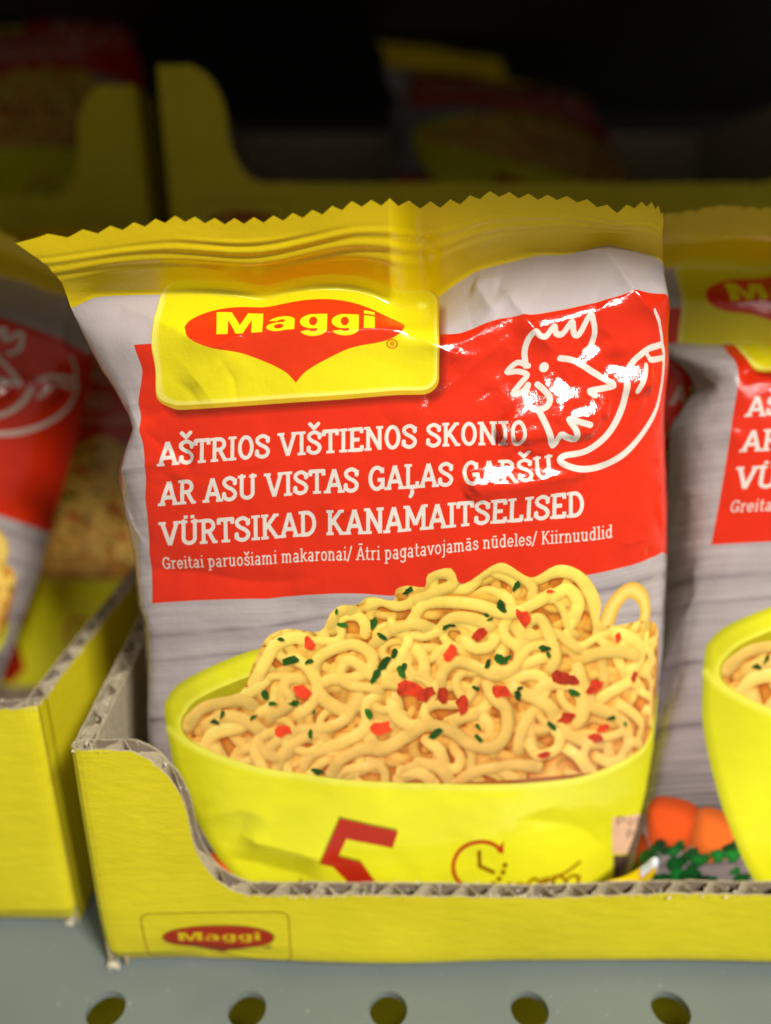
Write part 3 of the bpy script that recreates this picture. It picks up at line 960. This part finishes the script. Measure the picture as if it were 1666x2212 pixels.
def pouch_points(ns, nt, warp, creases, seed, noise_amp=1.0):
    """front film as a grid of points: rows run down t, columns across s"""
    rng = np.random.default_rng(seed)
    s = np.linspace(S0, S1, ns)
    q = np.linspace(0, 1, nt)
    t = T0 + 25 + (T1 - T0 - 25) * (q * .75 + .25 * q ** 2)
    S, T = np.meshgrid(s, t)
    # saw-tooth cut along the top
    ph = (s - S0) / (S1 - S0) * 33
    saw = np.abs((ph % 1) - .5) * 2
    T = T + (1 - saw)[None, :] * -13 * np.clip(1 - (T - T[0:1]) / 26, 0, 1) + 13 * np.clip(1 - (T - T[0:1]) / 28, 0, 1) * .4
    x, y = warp(S, T)
    P = sheet_to_space(x, y, pouch_depth(S, T))
    # displacement along the film normal
    du = np.gradient(P, axis=1)
    dv = np.gradient(P, axis=0)
    N = np.cross(dv, du)
    N /= np.linalg.norm(N, axis=-1, keepdims=True) + 1e-12
    N *= np.sign(-N[..., 1:2].mean())
    h = np.zeros(S.shape)
    for pts, amp, wd, kind in creases:
        fl = np.array(FL(pts))
        fl = catmull(fl, 4)
        x0, y0, x1, y1 = fl[:, 0].min() - 5 * wd, fl[:, 1].min() - 5 * wd, fl[:, 0].max() + 5 * wd, fl[:, 1].max() + 5 * wd
        m = (S > x0) & (S < x1) & (T > y0) & (T < y1)
        if not m.any():
            continue
        wob = 4 * vnoise(S[m] / 30, T[m] / 30, seed + 3)
        d, run, side, L = seg_dist(S[m] + wob, T[m] + wob[::-1] * .0, fl)
        tp = np.clip(np.minimum(run, L - run) / (.22 * L), 0, 1) ** .6
        h[m] += kind * amp * (.25 + .75 * tp) * np.exp(-np.sqrt(d * d + 6) / wd) * np.clip(tp + .15, 0, 1)
    for px, py, rs, rt, g in TILTS:
        a, b = F(px, py)
        h += g * (T - b) * np.exp(-((S - a) / rs) ** 2 - ((T - b) / rt) ** 2)
    bodyw = sstep(200, 330, T)
    h += noise_amp * bodyw * (.48 * vnoise(S / 210, T / 190, seed) + .16 * vnoise(S / 80, T / 75, seed + 1) + .05 * vnoise(S / 33, T / 33, seed + 2))
    # random small creases, mostly at the shoulders and the edges
    for i in range(int(64)):
        if i < 22:
            cx, cy = rng.uniform(650, 1280), rng.uniform(200, 520)
        elif i < 32:
            cx, cy = rng.uniform(-60, 330), rng.uniform(210, 650)
        else:
            cx, cy = rng.choice([rng.uniform(-80, 200), rng.uniform(1000, 1270), rng.uniform(200, 1000)]), rng.uniform(500, 1600)
        a = rng.uniform(0, math.pi)
        l = rng.uniform(40, 170)
        fl = np.array([(cx - l * math.cos(a) / 2, cy - l * math.sin(a) / 2), (cx + rng.uniform(-12, 12), cy + rng.uniform(-12, 12)), (cx + l * math.cos(a) / 2, cy + l * math.sin(a) / 2)])
        wd = rng.uniform(6, 24)
        m = (np.abs(S - cx) < l / 2 + 4 * wd) & (np.abs(T - cy) < l / 2 + 4 * wd)
        if not m.any():
            continue
        d, run, side, L = seg_dist(S[m], T[m], fl)
        tp = np.clip(np.minimum(run, L - run) / (.4 * L), 0, 1)
        h[m] += noise_amp * rng.choice([-1, 1]) * rng.uniform(.10, .36) * tp * np.exp(-np.sqrt(d * d + 4) / wd) * bodyw[m]
    # crimped grooves of the seal
    sealw = sstep(76, 90, T) * (1 - sstep(124, 146, T))
    wav = T - 10 * vnoise(S / 260, T * 0 + .3, seed + 8) + 6 * np.exp(-((S - 560) / 120) ** 2)
    fade = .35 + .65 * np.exp(-((S - 380) / 330) ** 2)
    h += sealw * .17 * np.sin((wav - 74) / 20 * 2 * math.pi) * fade
    # pinched tooth row is almost flat, with a slow curl
    h += .5 * (1 - sstep(60, 150, T)) * vnoise(S / 120, T / 200, seed + 5)
    P = P + N * h[..., None]
    if creases:
        for pts, hw, az, el in FACETS:
            fl = np.array(FL(pts))
            m = (S > fl[:, 0].min() - 60) & (S < fl[:, 0].max() + 60) & (T > fl[:, 1].min() - 60) & (T < fl[:, 1].max() + 60)
            if not m.any():
                continue
            d, run, side, L = seg_dist(S[m], T[m], fl)
            d = np.clip(d + 4 * vnoise(S[m] / 14, T[m] / 14, seed + 6), 0, None)
            wgt = 1 - sstep(hw * .3, hw * 1.9 + 16, d)
            if wgt.sum() < 1:
                continue
            Q = P[m]
            c = (Q * wgt[:, None]).sum(0) / wgt.sum()
            a, e = math.radians(az), math.radians(el)
            n_ = np.array([math.sin(a) * math.cos(e), -math.cos(a) * math.cos(e), math.sin(e)])
            dirn = (N[m] * wgt[:, None]).sum(0)
            dirn /= np.linalg.norm(dirn)
            P[m] = Q - dirn * (wgt * (.86 if hw > 10 else .62) * ((Q - c) @ n_) / (dirn @ n_))[:, None]
    return S, T, P


def grid_normals(P):
    N = np.cross(np.gradient(P, axis=0), np.gradient(P, axis=1))
    N /= np.linalg.norm(N, axis=-1, keepdims=True) + 1e-12
    if N[..., 1].mean() > 0:
        N = -N
    return N


def sheet_mesh(name, P, N, S, T, flip):
    nr, nc = P.shape[:2]
    me = mesh_from(name, P.reshape(-1, 3) * MM, grid_faces(nr, nc, 0, flip), True)
    uvl = me.uv_layers.new(name='flat')
    li = np.empty(len(me.loops), int)
    me.loops.foreach_get('vertex_index', li)
    uv = np.stack([(S.ravel() - S0) / (S1 - S0), 1 - (T.ravel() - T0) / (T1 - T0)], -1)[li]
    uvl.data.foreach_set('uv', uv.astype(np.float32).ravel())
    if N is not None:
        me.normals_split_custom_set_from_vertices([tuple(n) for n in N.reshape(-1, 3)])
    return me


def rigid(P, piv, rx=0, ry=0, rz=0, move=(0, 0, 0)):
    M = np.array(Matrix.Rotation(rz, 3, 'Z') @ Matrix.Rotation(ry, 3, 'Y') @ Matrix.Rotation(rx, 3, 'X'))
    return (P - piv) @ M.T + piv + np.array(move)


PIVOT = np.array([1.0, 106.0, 2.0])


def bend_back(P, T, tb, ang):
    """tip everything above row tb backwards, softly"""
    Q = P.copy()
    k = int(np.searchsorted(T[:, T.shape[1] // 2], tb))
    dz = P[:-1] - P[1:]
    rowa = ang * sstep(tb + 60, tb - 60, T[:, T.shape[1] // 2])
    for r in range(P.shape[0] - 2, -1, -1):
        a = rowa[r]
        c, s_ = math.cos(a), math.sin(a)
        d = dz[r]
        Q[r] = Q[r + 1] + np.stack([d[:, 0], d[:, 1] * c + d[:, 2] * s_, -d[:, 1] * s_ + d[:, 2] * c], -1)
    return Q


def make_pouch(film, ns, nt, warp, creases, seed, label, pose=None, group='noodle pouches', amp=1.0, bend=None):
    S, T, P = pouch_points(ns, nt, warp, creases, seed, amp)
    if bend:
        for b_ in bend:
            P = bend_back(P, T, *b_)
    if pose:
        P = rigid(P, PIVOT, *pose)
        piv = PIVOT + np.array(pose[3])
    else:
        piv = PIVOT
    N = grid_normals(P)
    root = empty('noodle_pouch', tuple(piv * MM))
    tag(root, label, 'noodle pouch', group)
    loc = P - piv
    k = int(np.searchsorted(T[:, ns // 2], 152))
    ref = -1 if np.cross(loc[2, 0] - loc[0, 0], loc[0, 2] - loc[0, 0])[1] > 0 else 1
    flip = False
    # the face winding has to agree with the outward normals
    v = np.cross(loc[k + 5, 10] - loc[k + 4, 10], loc[k + 4, 11] - loc[k + 4, 10])
    flip = np.dot(v, N[k + 4, 10]) < 0
    link('body_film', sheet_mesh('body_film', loc[k:], N[k:], S[k:], T[k:], flip), root, [film])
    link('top_seal', sheet_mesh('top_seal', loc[:k + 1], N[:k + 1], S[:k + 1], T[:k + 1], flip), root, [film])
    # back of the pouch: mirrored through the plane of its edges, flatter
    st = 4
    fb = loc[::st, ::st]
    if (loc.shape[0] - 1) % st:
        fb = np.concatenate([fb, loc[-1:, ::st]], 0)
    if (loc.shape[1] - 1) % st:
        fb = np.concatenate([fb, np.concatenate([loc[::st, -1:], loc[-1:, -1:]], 0)[:fb.shape[0]]], 1)
    w = np.linspace(0, 1, fb.shape[1])[None, :, None]
    edge = fb[:, :1] * (1 - w) + fb[:, -1:] * w
    r = np.linspace(0, 1, fb.shape[0])[:, None]
    dep = 14 * np.sin(math.pi * np.clip(r * 1.05 - .05, 0, 1)) ** .6 * (1 - np.abs(w[..., 0] * 2 - 1) ** 2.4) ** .7 + .15
    lift = sstep(.05, .2, r)[..., None]
    back = edge * lift + fb * (1 - lift)
    bn = np.array([0, 1, 0.0])
    if pose:
        bn = np.array(Matrix.Rotation(pose[2], 3, 'Z') @ Matrix.Rotation(pose[1], 3, 'Y') @ Matrix.Rotation(pose[0], 3, 'X')) @ bn
    back = back + bn * (dep * sstep(.04, .16, r) + .15)[..., None]
    Sb = np.broadcast_to((S1 - (S1 - S0) * w[..., 0]), back.shape[:2])
    Tb = np.broadcast_to(T0 + (T1 - T0) * r * .08 + 30, back.shape[:2])
    me = sheet_mesh('back_film', back, None, Sb, Tb, not flip)
    link('back_film', me, root, [film])
    return root


# ------------------------------------------------------------------ corrugated display tray
def shoulder(x, w, hi, lo, a=8.0, b=28.5):
    """height of the cut front edge at x (0..w): high corners, S-curve, low middle"""
    x = np.minimum(x, w - x)
    q = np.clip((x - a) / (b - a), 0, 1)
    s = np.where(q < .5, .5 * (1 - np.sqrt(np.clip(1 - (2 * q) ** 2.0, 0, 1))), .5 * (1 + np.sqrt(np.clip(1 - (2 - 2 * q) ** 2.0, 0, 1))))
    return hi + (lo - hi) * s


def curve_x(w, a=8.0, b=28.5, step=1.0):
    xs = np.concatenate([np.arange(0, a, step), a + (b - a) * np.linspace(0, 1, 60), np.arange(b + step, w / 2, step)])
    return np.unique(np.concatenate([xs, w - xs]))


def wall(root, name, mats, xs, tops, place, thick=3.3, seed=0, z0=.9, detail=True, uvbox=None, dent=None):
    """corrugated wall: printed outer liner, brown inner liner and waved medium between.
    place(x, depth, z) -> position in mm; depth 0 is the outer face"""
    outer_m, kraft_m, edge_m = mats
    rng = np.random.default_rng(seed)
    n = len(xs)
    rag = .22 * vnoise(xs / 1.3, xs * 0 + seed, seed, 3)
    def liner(lname, d0, d1, mat, jag, parent, rows=14):
        top = tops + jag
        V, Fc, idx = [], [], []
        qs = np.linspace(0, 1, rows)
        for dep in (d0, d1):
            for q in qs:
                for i in range(n):
                    dd = dep
                    z = z0 + (top[i] - z0) * q
                    if dent is not None:
                        dd = dep + dent(xs[i], z)
                    V.append(place(xs[i], dd, z))
        fo = grid_faces(rows, n)
        fi = grid_faces(rows, n, rows * n, True)
        Fc = [tuple(f) for f in fo] + [tuple(f) for f in fi]
        idx = [0] * len(fo) + [1] * len(fi)
        a, b = (rows - 1) * n, rows * n + (rows - 1) * n
        for i in range(n - 1):
            Fc.append((a + i, b + i, b + i + 1, a + i + 1)); idx.append(1)
            Fc.append((i, i + 1, rows * n + i + 1, rows * n + i)); idx.append(0)
        for i in (0, n - 1):
            for r_ in range(rows - 1):
                p = r_ * n + i
                Fc.append((p, p + n, p + n + rows * n, p + rows * n) if i == 0 else (p, p + rows * n, p + n + rows * n, p + n)); idx.append(1)
        me = mesh_from(lname, np.array(V) * MM - np.array(root.location), Fc, False, idx)
        me.materials.append(mat)
        me.materials.append(edge_m)
        if uvbox is not None:
            uvl = me.uv_layers.new(name='flat')
            li = np.empty(len(me.loops), int)
            me.loops.foreach_get('vertex_index', li)
            ui = np.tile(xs, rows * 2)
            zz = np.concatenate([(z0 + (top - z0) * q) for q in qs] * 2)
            x0, x1, za, zb = uvbox
            uv = np.stack([(ui - x0) / (x1 - x0), (zz - za) / (zb - za)], -1)[li]
            uvl.data.foreach_set('uv', uv.astype(np.float32).ravel())
        return link(lname, me, parent)
    p = liner(name, 0, .32, outer_m, rag, root)
    liner('inner_liner', thick - .32, thick, kraft_m, rag[::-1] * .8 - .25, p)
    # waved medium
    xf = np.arange(xs[0], xs[-1], .35)
    tf = np.interp(xf, xs, tops)
    jag = -.30 + .30 * vnoise(xf / .9, xf * 0, seed + 4, 3)
    dep = thick / 2 - .13 + (thick / 2 - .5) * np.clip(1.06 * np.sin(xf / 6.4 * 2 * math.pi + .6 * vnoise(xf / 9, xf * 0, seed)), -1, 1)
    if dent is not None:
        dep = dep + np.array([dent(x, 8.0) for x in xf])
    V = [place(x, d, z0 + 9) for x, d in zip(xf, dep)] + [place(x, d, t + j) for x, d, t, j in zip(xf, dep, tf, jag)]
    V2 = [place(x, d + .26, z0 + 9) for x, d in zip(xf, dep)] + [place(x, d + .26, t + j) for x, d, t, j in zip(xf, dep, tf, jag)]
    m = len(xf)
    fc = [(i, i + 1, m + i + 1, m + i) for i in range(m - 1)] + [(2 * m + i, 3 * m + i, 3 * m + i + 1, 2 * m + i + 1) for i in range(m - 1)] \
        + [(m + i, m + i + 1, 3 * m + i + 1, 3 * m + i) for i in range(m - 1)]
    me = mesh_from('fluting', np.array(V + V2) * MM - np.array(root.location), fc, False)
    link('fluting', me, p, [edge_m])
    if detail:
        # torn paper fibres standing up from the cut
        V, fc = [], []
        for _ in range(int((xs[-1] - xs[0]) * 3.2)):
            x = rng.uniform(xs[0], xs[-1])
            if vnoise(np.array([x / 7.0]), np.array([seed * 1.7]), 17)[0] < -.25 and rng.random() < .8:
                continue
            d = rng.choice([rng.uniform(-.15, .4), rng.uniform(.3, thick)], p=[.45, .55])
            z = float(np.interp(x, xs, tops)) - rng.uniform(.1, .5)
            a = rng.uniform(0, 6.28)
            l, wd = rng.uniform(.3, .95), rng.uniform(.06, .28)
            dx, dd = math.cos(a), math.sin(a)
            up = rng.uniform(.15, .9) * l
            k = len(V)
            V += [place(x - wd * dd, d + wd * dx, z), place(x + wd * dd, d - wd * dx, z), place(x + .6 * l * dx + wd * .5 * dd, d + .35 * l * dd, z + up), place(x + .5 * l * dx - wd * .5 * dd, d + .3 * l * dd, z + up * .8)]
            fc += [(k, k + 1, k + 2, k + 3)]
        me = mesh_from('torn_fibres', np.array(V) * MM - np.array(root.location), fc, False)
        o = link('torn_fibres', me, p, [M_FIBRE])
        o['kind'] = 'stuff'
    return p


def make_tray(x0, y0, z0, w, depth, hi, lo, side_hi, label, group, mats, img_mats=None, seed=0, detail=True, side_back=None, slope=0.0):
    """x0,y0 = front left lower corner, mm"""
    root = empty('display_tray', (x0 * MM, y0 * MM, z0 * MM))
    tag(root, label, 'display tray', group)
    fm = img_mats or mats
    xs = curve_x(w)
    tops = shoulder(xs, w, hi, lo)
    def dent(x, z):
        e = 1.5 * math.exp(-((z - 3.2 - .06 * (x - 12)) / 2.0) ** 2) * math.exp(-((x - 17) / 11) ** 2)
        e += .5 * float(vnoise(np.array([x / 26.0]), np.array([z / 17.0]), 40 + seed)[0])
        c = min(x, w - x)
        e += 1.1 * math.exp(-c / .8)                       # rounded fold at the corner
        e += (.9 if detail else 0) * 1.7 * math.exp(-(z - 1.5) / 1.1)                  # rounded fold along the bottom
        return e
    wall(root, 'front_wall', fm, xs, tops, lambda x, d, z: (x0 + x, y0 + d + .0, z0 + z), seed=seed, detail=detail, uvbox=(0, w, 0, 60), dent=dent, z0=1.5 if detail else .02)
    ys = np.arange(1.2, depth, 1.2)
    for sgn in (0, 1):
        tp = np.interp(ys, [0, depth * .35, depth], [hi - .3, side_hi, side_back or side_hi])
        if sgn == 0:
            pl = lambda y, d, z: (x0 + d, y0 + y, z0 + z)
        else:
            pl = lambda y, d, z: (x0 + w - d, y0 + y, z0 + z)
        # keep the outward side outwards: mirrored order on the right wall
        o = wall(root, 'side_wall', mats, ys if sgn else ys, tp, pl, seed=seed + 11 + sgn, detail=detail and True, uvbox=(500, 700, 0, 60))
    xs2 = np.arange(3.2, w - 3.0, 2.0)
    tb = np.full(len(xs2), side_back or side_hi)
    wall(root, 'back_wall', mats, xs2, tb, lambda x, d, z: (x0 + x, y0 + depth - d, z0 + z), seed=seed + 21, detail=False, uvbox=(500, 700, 0, 60))
    b = [(1.5, 5, 1.0), (w - 1.5, 5, 1.0), (w - 1.5, depth - 1.5, 1.0), (1.5, depth - 1.5, 1.0)]
    V = [(x * MM, y * MM, z * MM) for x, y, z in b] + [(x * MM, y * MM, (z + 1.6) * MM) for x, y, z in b]
    me = mesh_from('base_panel', V, [(0, 3, 2, 1), (4, 5, 6, 7), (0, 1, 5, 4), (1, 2, 6, 5), (2, 3, 7, 6), (3, 0, 4, 7)])
    link('base_panel', me, root, [mats[1]])
    return root


def box_mesh(name, x0, y0, z0, x1, y1, z1, bev=0.0):
    import bmesh
    bm = bmesh.new()
    bmesh.ops.create_cube(bm, size=1)
    for v in bm.verts:
        v.co = ((x0 + x1) / 2 + v.co.x * (x1 - x0), (y0 + y1) / 2 + v.co.y * (y1 - y0), (z0 + z1) / 2 + v.co.z * (z1 - z0))
        v.co *= MM
    if bev:
        bmesh.ops.bevel(bm, geom=bm.edges[:], offset=bev * MM, segments=2, affect='EDGES', profile=.6)
    me = bpy.data.meshes.new(name)
    bm.to_mesh(me)
    bm.free()
    return me


#@@GEOMETRY_END

# ------------------------------------------------------------------ materials in use
FILM = film_material(pouch_art().image('pouch_print'))
KRAFT = kraft_material('brown_liner', (.20, .155, .11), (.30, .24, .175))
EDGE = kraft_material('cut_board_edge', (.33, .275, .18), (.52, .45, .31), 900)
M_FIBRE = kraft_material('paper_fibre', (.50, .45, .33), (.74, .70, .58), 1200)


def tray_art():
    A = Art(200, 60, 12, 0, 0)         # mm, y measured down from 60
    R = (.62, .16, .05)
    def rr(x0, y0, x1, y1, r):
        o = []
        for cx, cy, a0 in ((x1 - r, y0 + r, -90), (x1 - r, y1 - r, 0), (x0 + r, y1 - r, 90), (x0 + r, y0 + r, 180)):
            o += arc(cx, cy, r, r, a0, a0 + 90, 8)
        return o
    o = rr(7.9, 60 - 15.2, 34.8, 60 - 2.6, 1.6)
    A.stroke(o + o[:1], .22, (.66, .30, .03), .15)
    lozenge(A, 21.6, 60 - 9.2, 10.4, 2.9, 5.6, R, .5)
    maggi_word(A, 14.2, 29.4, 60 - 8.3, 2.15, (.80, .70, .03), .3)
    reg_mark(A, 30.6, 60 - 6.6, .55, (.62, .28, .04))
    return A


BOARD = board_material('yellow_board')
BOARD_P = board_material('yellow_board_with_logo', tray_art().image('tray_print', True))
PLAIN = (BOARD, KRAFT, EDGE)
PRINTED = (BOARD_P, KRAFT, EDGE)

# shelf steel
m, nt, b = new_mat('grey_painted_steel')
n = noise(nt, 35, 3, .5)
r = ramp(nt, n.outputs[0], [(.3, (.148, .183, .182)), (.7, (.172, .206, .202))])
sp = noise(nt, 1500, 1, .3)
sr = ramp(nt, sp.outputs[0], [(.77, (0, 0, 0)), (.80, (1, 1, 1))])
mx = nt.nodes.new('ShaderNodeMix')
mx.data_type = 'RGBA'
nt.links.new(sr.outputs[0], mx.inputs[0])
nt.links.new(r.outputs[0], mx.inputs[6])
mx.inputs[7].default_value = (.55, .55, .48, 1)
nt.links.new(mx.outputs[2], b.inputs['Base Color'])
b.inputs['Roughness'].default_value = .38
fb = noise(nt, 260, 3, .5)
bump(nt, b, fb.outputs[0], .08, .0004)
STEEL = m
m, nt, b = new_mat('dark_steel')
n = noise(nt, 40, 3, .5)
r = ramp(nt, n.outputs[0], [(.3, (.014, .013, .012)), (.7, (.022, .021, .020))])
nt.links.new(r.outputs[0], b.inputs['Base Color'])
b.inputs['Roughness'].default_value = .6
DARK = m

# ------------------------------------------------------------------ shelf with a row of holes
def perforated_plate(name, x0, x1, y0, y1, zt, thick, holes, rad):
    """plate with round holes along one row; every hole has its own wall"""
    V, Fc = [], []
    yh = holes[0][1]
    half = 12.5
    def add(p):
        V.append((p[0] * MM, p[1] * MM, p[2] * MM))
        return len(V) - 1
    K = 32
    for zz, up in ((zt, True), (zt - thick, False)):
        for hx, hy in holes:
            ring, sq = [], []
            for i in range(K):
                a = 2 * math.pi * i / K
                c, s_ = math.cos(a), math.sin(a)
                ring.append(add((hx + rad * c, hy + rad * s_, zz)))
                k = half / max(abs(c), abs(s_))
                sq.append(add((hx + k * c, hy + k * s_, zz)))
            for i in range(K):
                j = (i + 1) % K
                f = (ring[i], sq[i], sq[j], ring[j])
                Fc.append(f if up else f[::-1])
            if up:
                first = ring
                # rounded lip and wall of the hole
                low = [add((hx + (rad - .0) * math.cos(2 * math.pi * i / K), hy + rad * math.sin(2 * math.pi * i / K), zt - thick)) for i in range(K)]
                for i in range(K):
                    j = (i + 1) % K
                    Fc.append((ring[i], ring[j], low[j], low[i]))
        for (a, b_, c, d) in ((x0, holes[0][0] - half, y0, y1), (holes[-1][0] + half, x1, y0, y1), (holes[0][0] - half, holes[-1][0] + half, yh + half, y1),
                              (holes[0][0] - half, holes[-1][0] + half, y0, yh - half)):
            q = [add((a, c, zz)), add((b_, c, zz)), add((b_, d, zz)), add((a, d, zz))]
            Fc.append(tuple(q) if up else tuple(q[::-1]))
    q = [add((x0, y0, zt)), add((x1, y0, zt)), add((x1, y0, zt - 28)), add((x0, y0, zt - 28))]
    Fc.append(tuple(q[::-1]))
    return mesh_from(name, V, Fc)


holes = [(25.0 * k + .5, 89.3) for k in range(-9, 10)]
sh = link('shelf', perforated_plate('shelf', -420, 420, 60, 520, 0, 1.4, holes, 3.35), None, [STEEL])
sh['kind'] = 'structure'
o = link('upper_shelf', box_mesh('upper_shelf', -420, 39.5, 214, 420, 520, 222), None, [DARK])
o['kind'] = 'structure'
o = link('back_panel', box_mesh('back_panel', -420, 522, -200, 420, 526, 300), None, [DARK])
o['kind'] = 'structure'
o = link('lower_shelf', box_mesh('lower_shelf', -420, 40, -190, 420, 520, -182), None, [DARK])
o['kind'] = 'structure'

# ------------------------------------------------------------------ carton on the shelf below, seen through the holes
lc = empty('cardboard_carton', (-.2, .08, -.1815))
tag(lc, 'yellow carton on the shelf below, glimpsed through the round holes', 'carton')
link('carton_body', box_mesh('carton_body', 0, 0, 0, 400, 300, 84, 1.0), lc, [BOARD])

# ------------------------------------------------------------------ trays
TR = make_tray(-51.5, 95.8, 0, 196, 112, 50, 19, 55, 'yellow corrugated tray in the middle with torn front edge and printed red logo', 'yellow display trays', PLAIN, PRINTED, seed=1)
TL = make_tray(-61.0 - 196, 105, 0, 196, 112, 51.5, 19, 51.5, 'yellow corrugated tray at the left edge, set slightly further back', 'yellow display trays', PLAIN, None, seed=2)


def worn_corner(root, x, y, seed):
    """a little torn paper where the printed liner has split at a lower corner"""
    rng = np.random.default_rng(seed)
    V, fc = [], []
    for _ in range(26):
        c = np.array([x + rng.normal() * .55, y - .15 + rng.normal() * .35, .9 + abs(rng.normal()) * .8])
        a = rng.normal(size=3)
        a /= np.linalg.norm(a)
        b = np.cross(a, rng.normal(size=3))
        b /= np.linalg.norm(b)
        l, w_ = rng.uniform(.25, .7), rng.uniform(.12, .3)
        k = len(V)
        V += [c - a * l - b * w_, c + a * l - b * w_ * .4, c + a * l * .8 + b * w_, c - a * l * .7 + b * w_]
        fc.append((k, k + 1, k + 2, k + 3))
    link('worn_corner', mesh_from('worn_corner', np.array(V) * MM - np.array(root.location), fc), root, [M_FIBRE])['kind'] = 'stuff'


def make_carton(x0, y0, z0, x1, y1, z1, label):
    root = empty('cardboard_carton', (x0 * MM, y0 * MM, z0 * MM))
    tag(root, label, 'carton', 'yellow cartons under the rear trays')
    w, d, h = x1 - x0, y1 - y0, z1 - z0
    link('carton_body', box_mesh('carton_body', 0, 0, 0, w, d, h - .8, 1.0), root, [BOARD])
    link('lid_flap', box_mesh('lid_flap', .5, .4, h - .7, w / 2 - .4, d - .4, h, .2), root, [BOARD])
    link('lid_flap', box_mesh('lid_flap', w / 2 + .4, .4, h - .7, w - .5, d - .4, h, .2), root, [BOARD])
    return root


worn_corner(TR, -50.6, 96.9, 5)
worn_corner(TL, -62.2, 106.2, 6)
make_carton(-61.5, 221, .2, 134, 330, 126, 'closed yellow carton directly behind the middle tray')
make_carton(-270, 230, .2, -71.5, 338, 126, 'closed yellow carton behind the left tray')
make_tray(-61.8, 220, 126.3, 196, 108, 48.5, 19.5, 48.5, 'yellow tray in the shadow behind the middle pouch, raised on a carton', 'yellow display trays', PLAIN, PRINTED, seed=5, detail=False)
make_tray(-70.5 - 196, 229, 126.3, 196, 108, 45.5, 17, 45.5, 'yellow tray in the shadow at the upper left, raised on a carton', 'yellow display trays', PLAIN, None, seed=6, detail=False)

# ------------------------------------------------------------------ pouches
MAIN = make_pouch(FILM, 397, 420, WARP, CREASES, 11, 'red and yellow noodle pouch standing upright in the middle tray, in focus')
# lower fin of the middle pouch: its right end curls up over the tray edge
up = catmull([(1150, 1990), (1240, 1945), (1300, 1908), (1350, 1893), (1388, 1870), (1412, 1852), (1424, 1858), (1420, 1885)], 8)
lo = catmull([(1150, 2060), (1240, 2010), (1300, 1965), (1350, 1940), (1390, 1915), (1408, 1898), (1412, 1890), (1413, 1892)], 8)
rows = []
for q in np.linspace(0, 1, 9):
    p = up * (1 - q) + lo * q
    k = np.linspace(0, 1, len(p))
    rows.append(sheet_to_space(p[:, 0], p[:, 1], 100.9 - 1.0 * math.sin(q * 3.1) + 1.2 * k ** 3 * (1 - q)))
Pf = np.array(rows)
kk = np.linspace(0, 1, Pf.shape[1])[None, :] + 0 * np.linspace(0, 1, 9)[:, None]
qq = np.linspace(0, 1, 9)[:, None] + 0 * kk
sa, ta = F(1405, 1880)
Sf = np.where((kk > .55) & (qq < .62), sa, 640.0)
Tf = np.where((kk > .55) & (qq < .62), ta, 150.0)
mp_ = MAIN.location
me = sheet_mesh('bottom_seal', Pf - np.array(mp_) / MM, None, Sf, Tf, False)
link('bottom_seal', me, MAIN, [FILM])

PLAIN_CREASE = [c for c in CREASES[:14]]
POSE = {
    'right': (math.radians(-10.8), math.radians(5), 0, (91, -1.0, 3.5)),
    'left': (math.radians(-4), math.radians(26), math.radians(4), (-157, 34, 19)),
}
make_pouch(FILM, 166, 170, WARP_PLAIN, PLAIN_CREASE, 23, 'red and yellow noodle pouch cut off by the right edge of the picture', POSE['right'], bend=((430, math.radians(60)), (215, math.radians(65))))
make_pouch(FILM, 166, 170, WARP_PLAIN, PLAIN_CREASE, 37, 'half-shadowed red noodle pouch cut off by the left edge, in the left tray', POSE['left'])
make_pouch(FILM, 100, 100, WARP_PLAIN, [], 41, 'shadowed noodle pouch standing behind the right pouch, only its logo showing', (math.radians(-2), 0, 0, (91, 27, 4)))
make_pouch(FILM, 100, 100, WARP_PLAIN, [], 43, 'shadowed noodle pouch behind the left pouch', (math.radians(-2), 0, 0, (-107, 84, 0)))
make_pouch(FILM, 100, 100, WARP_PLAIN, [], 47, 'dark noodle pouch lying in the rear tray at the top centre', (math.radians(-52), math.radians(8), math.radians(4), (45, 140, 128)))
make_pouch(FILM, 100, 100, WARP_PLAIN, [], 53, 'dark noodle pouch in the rear tray at the upper left corner', (math.radians(-40), math.radians(-8), math.radians(6), (-130, 148, 128)))
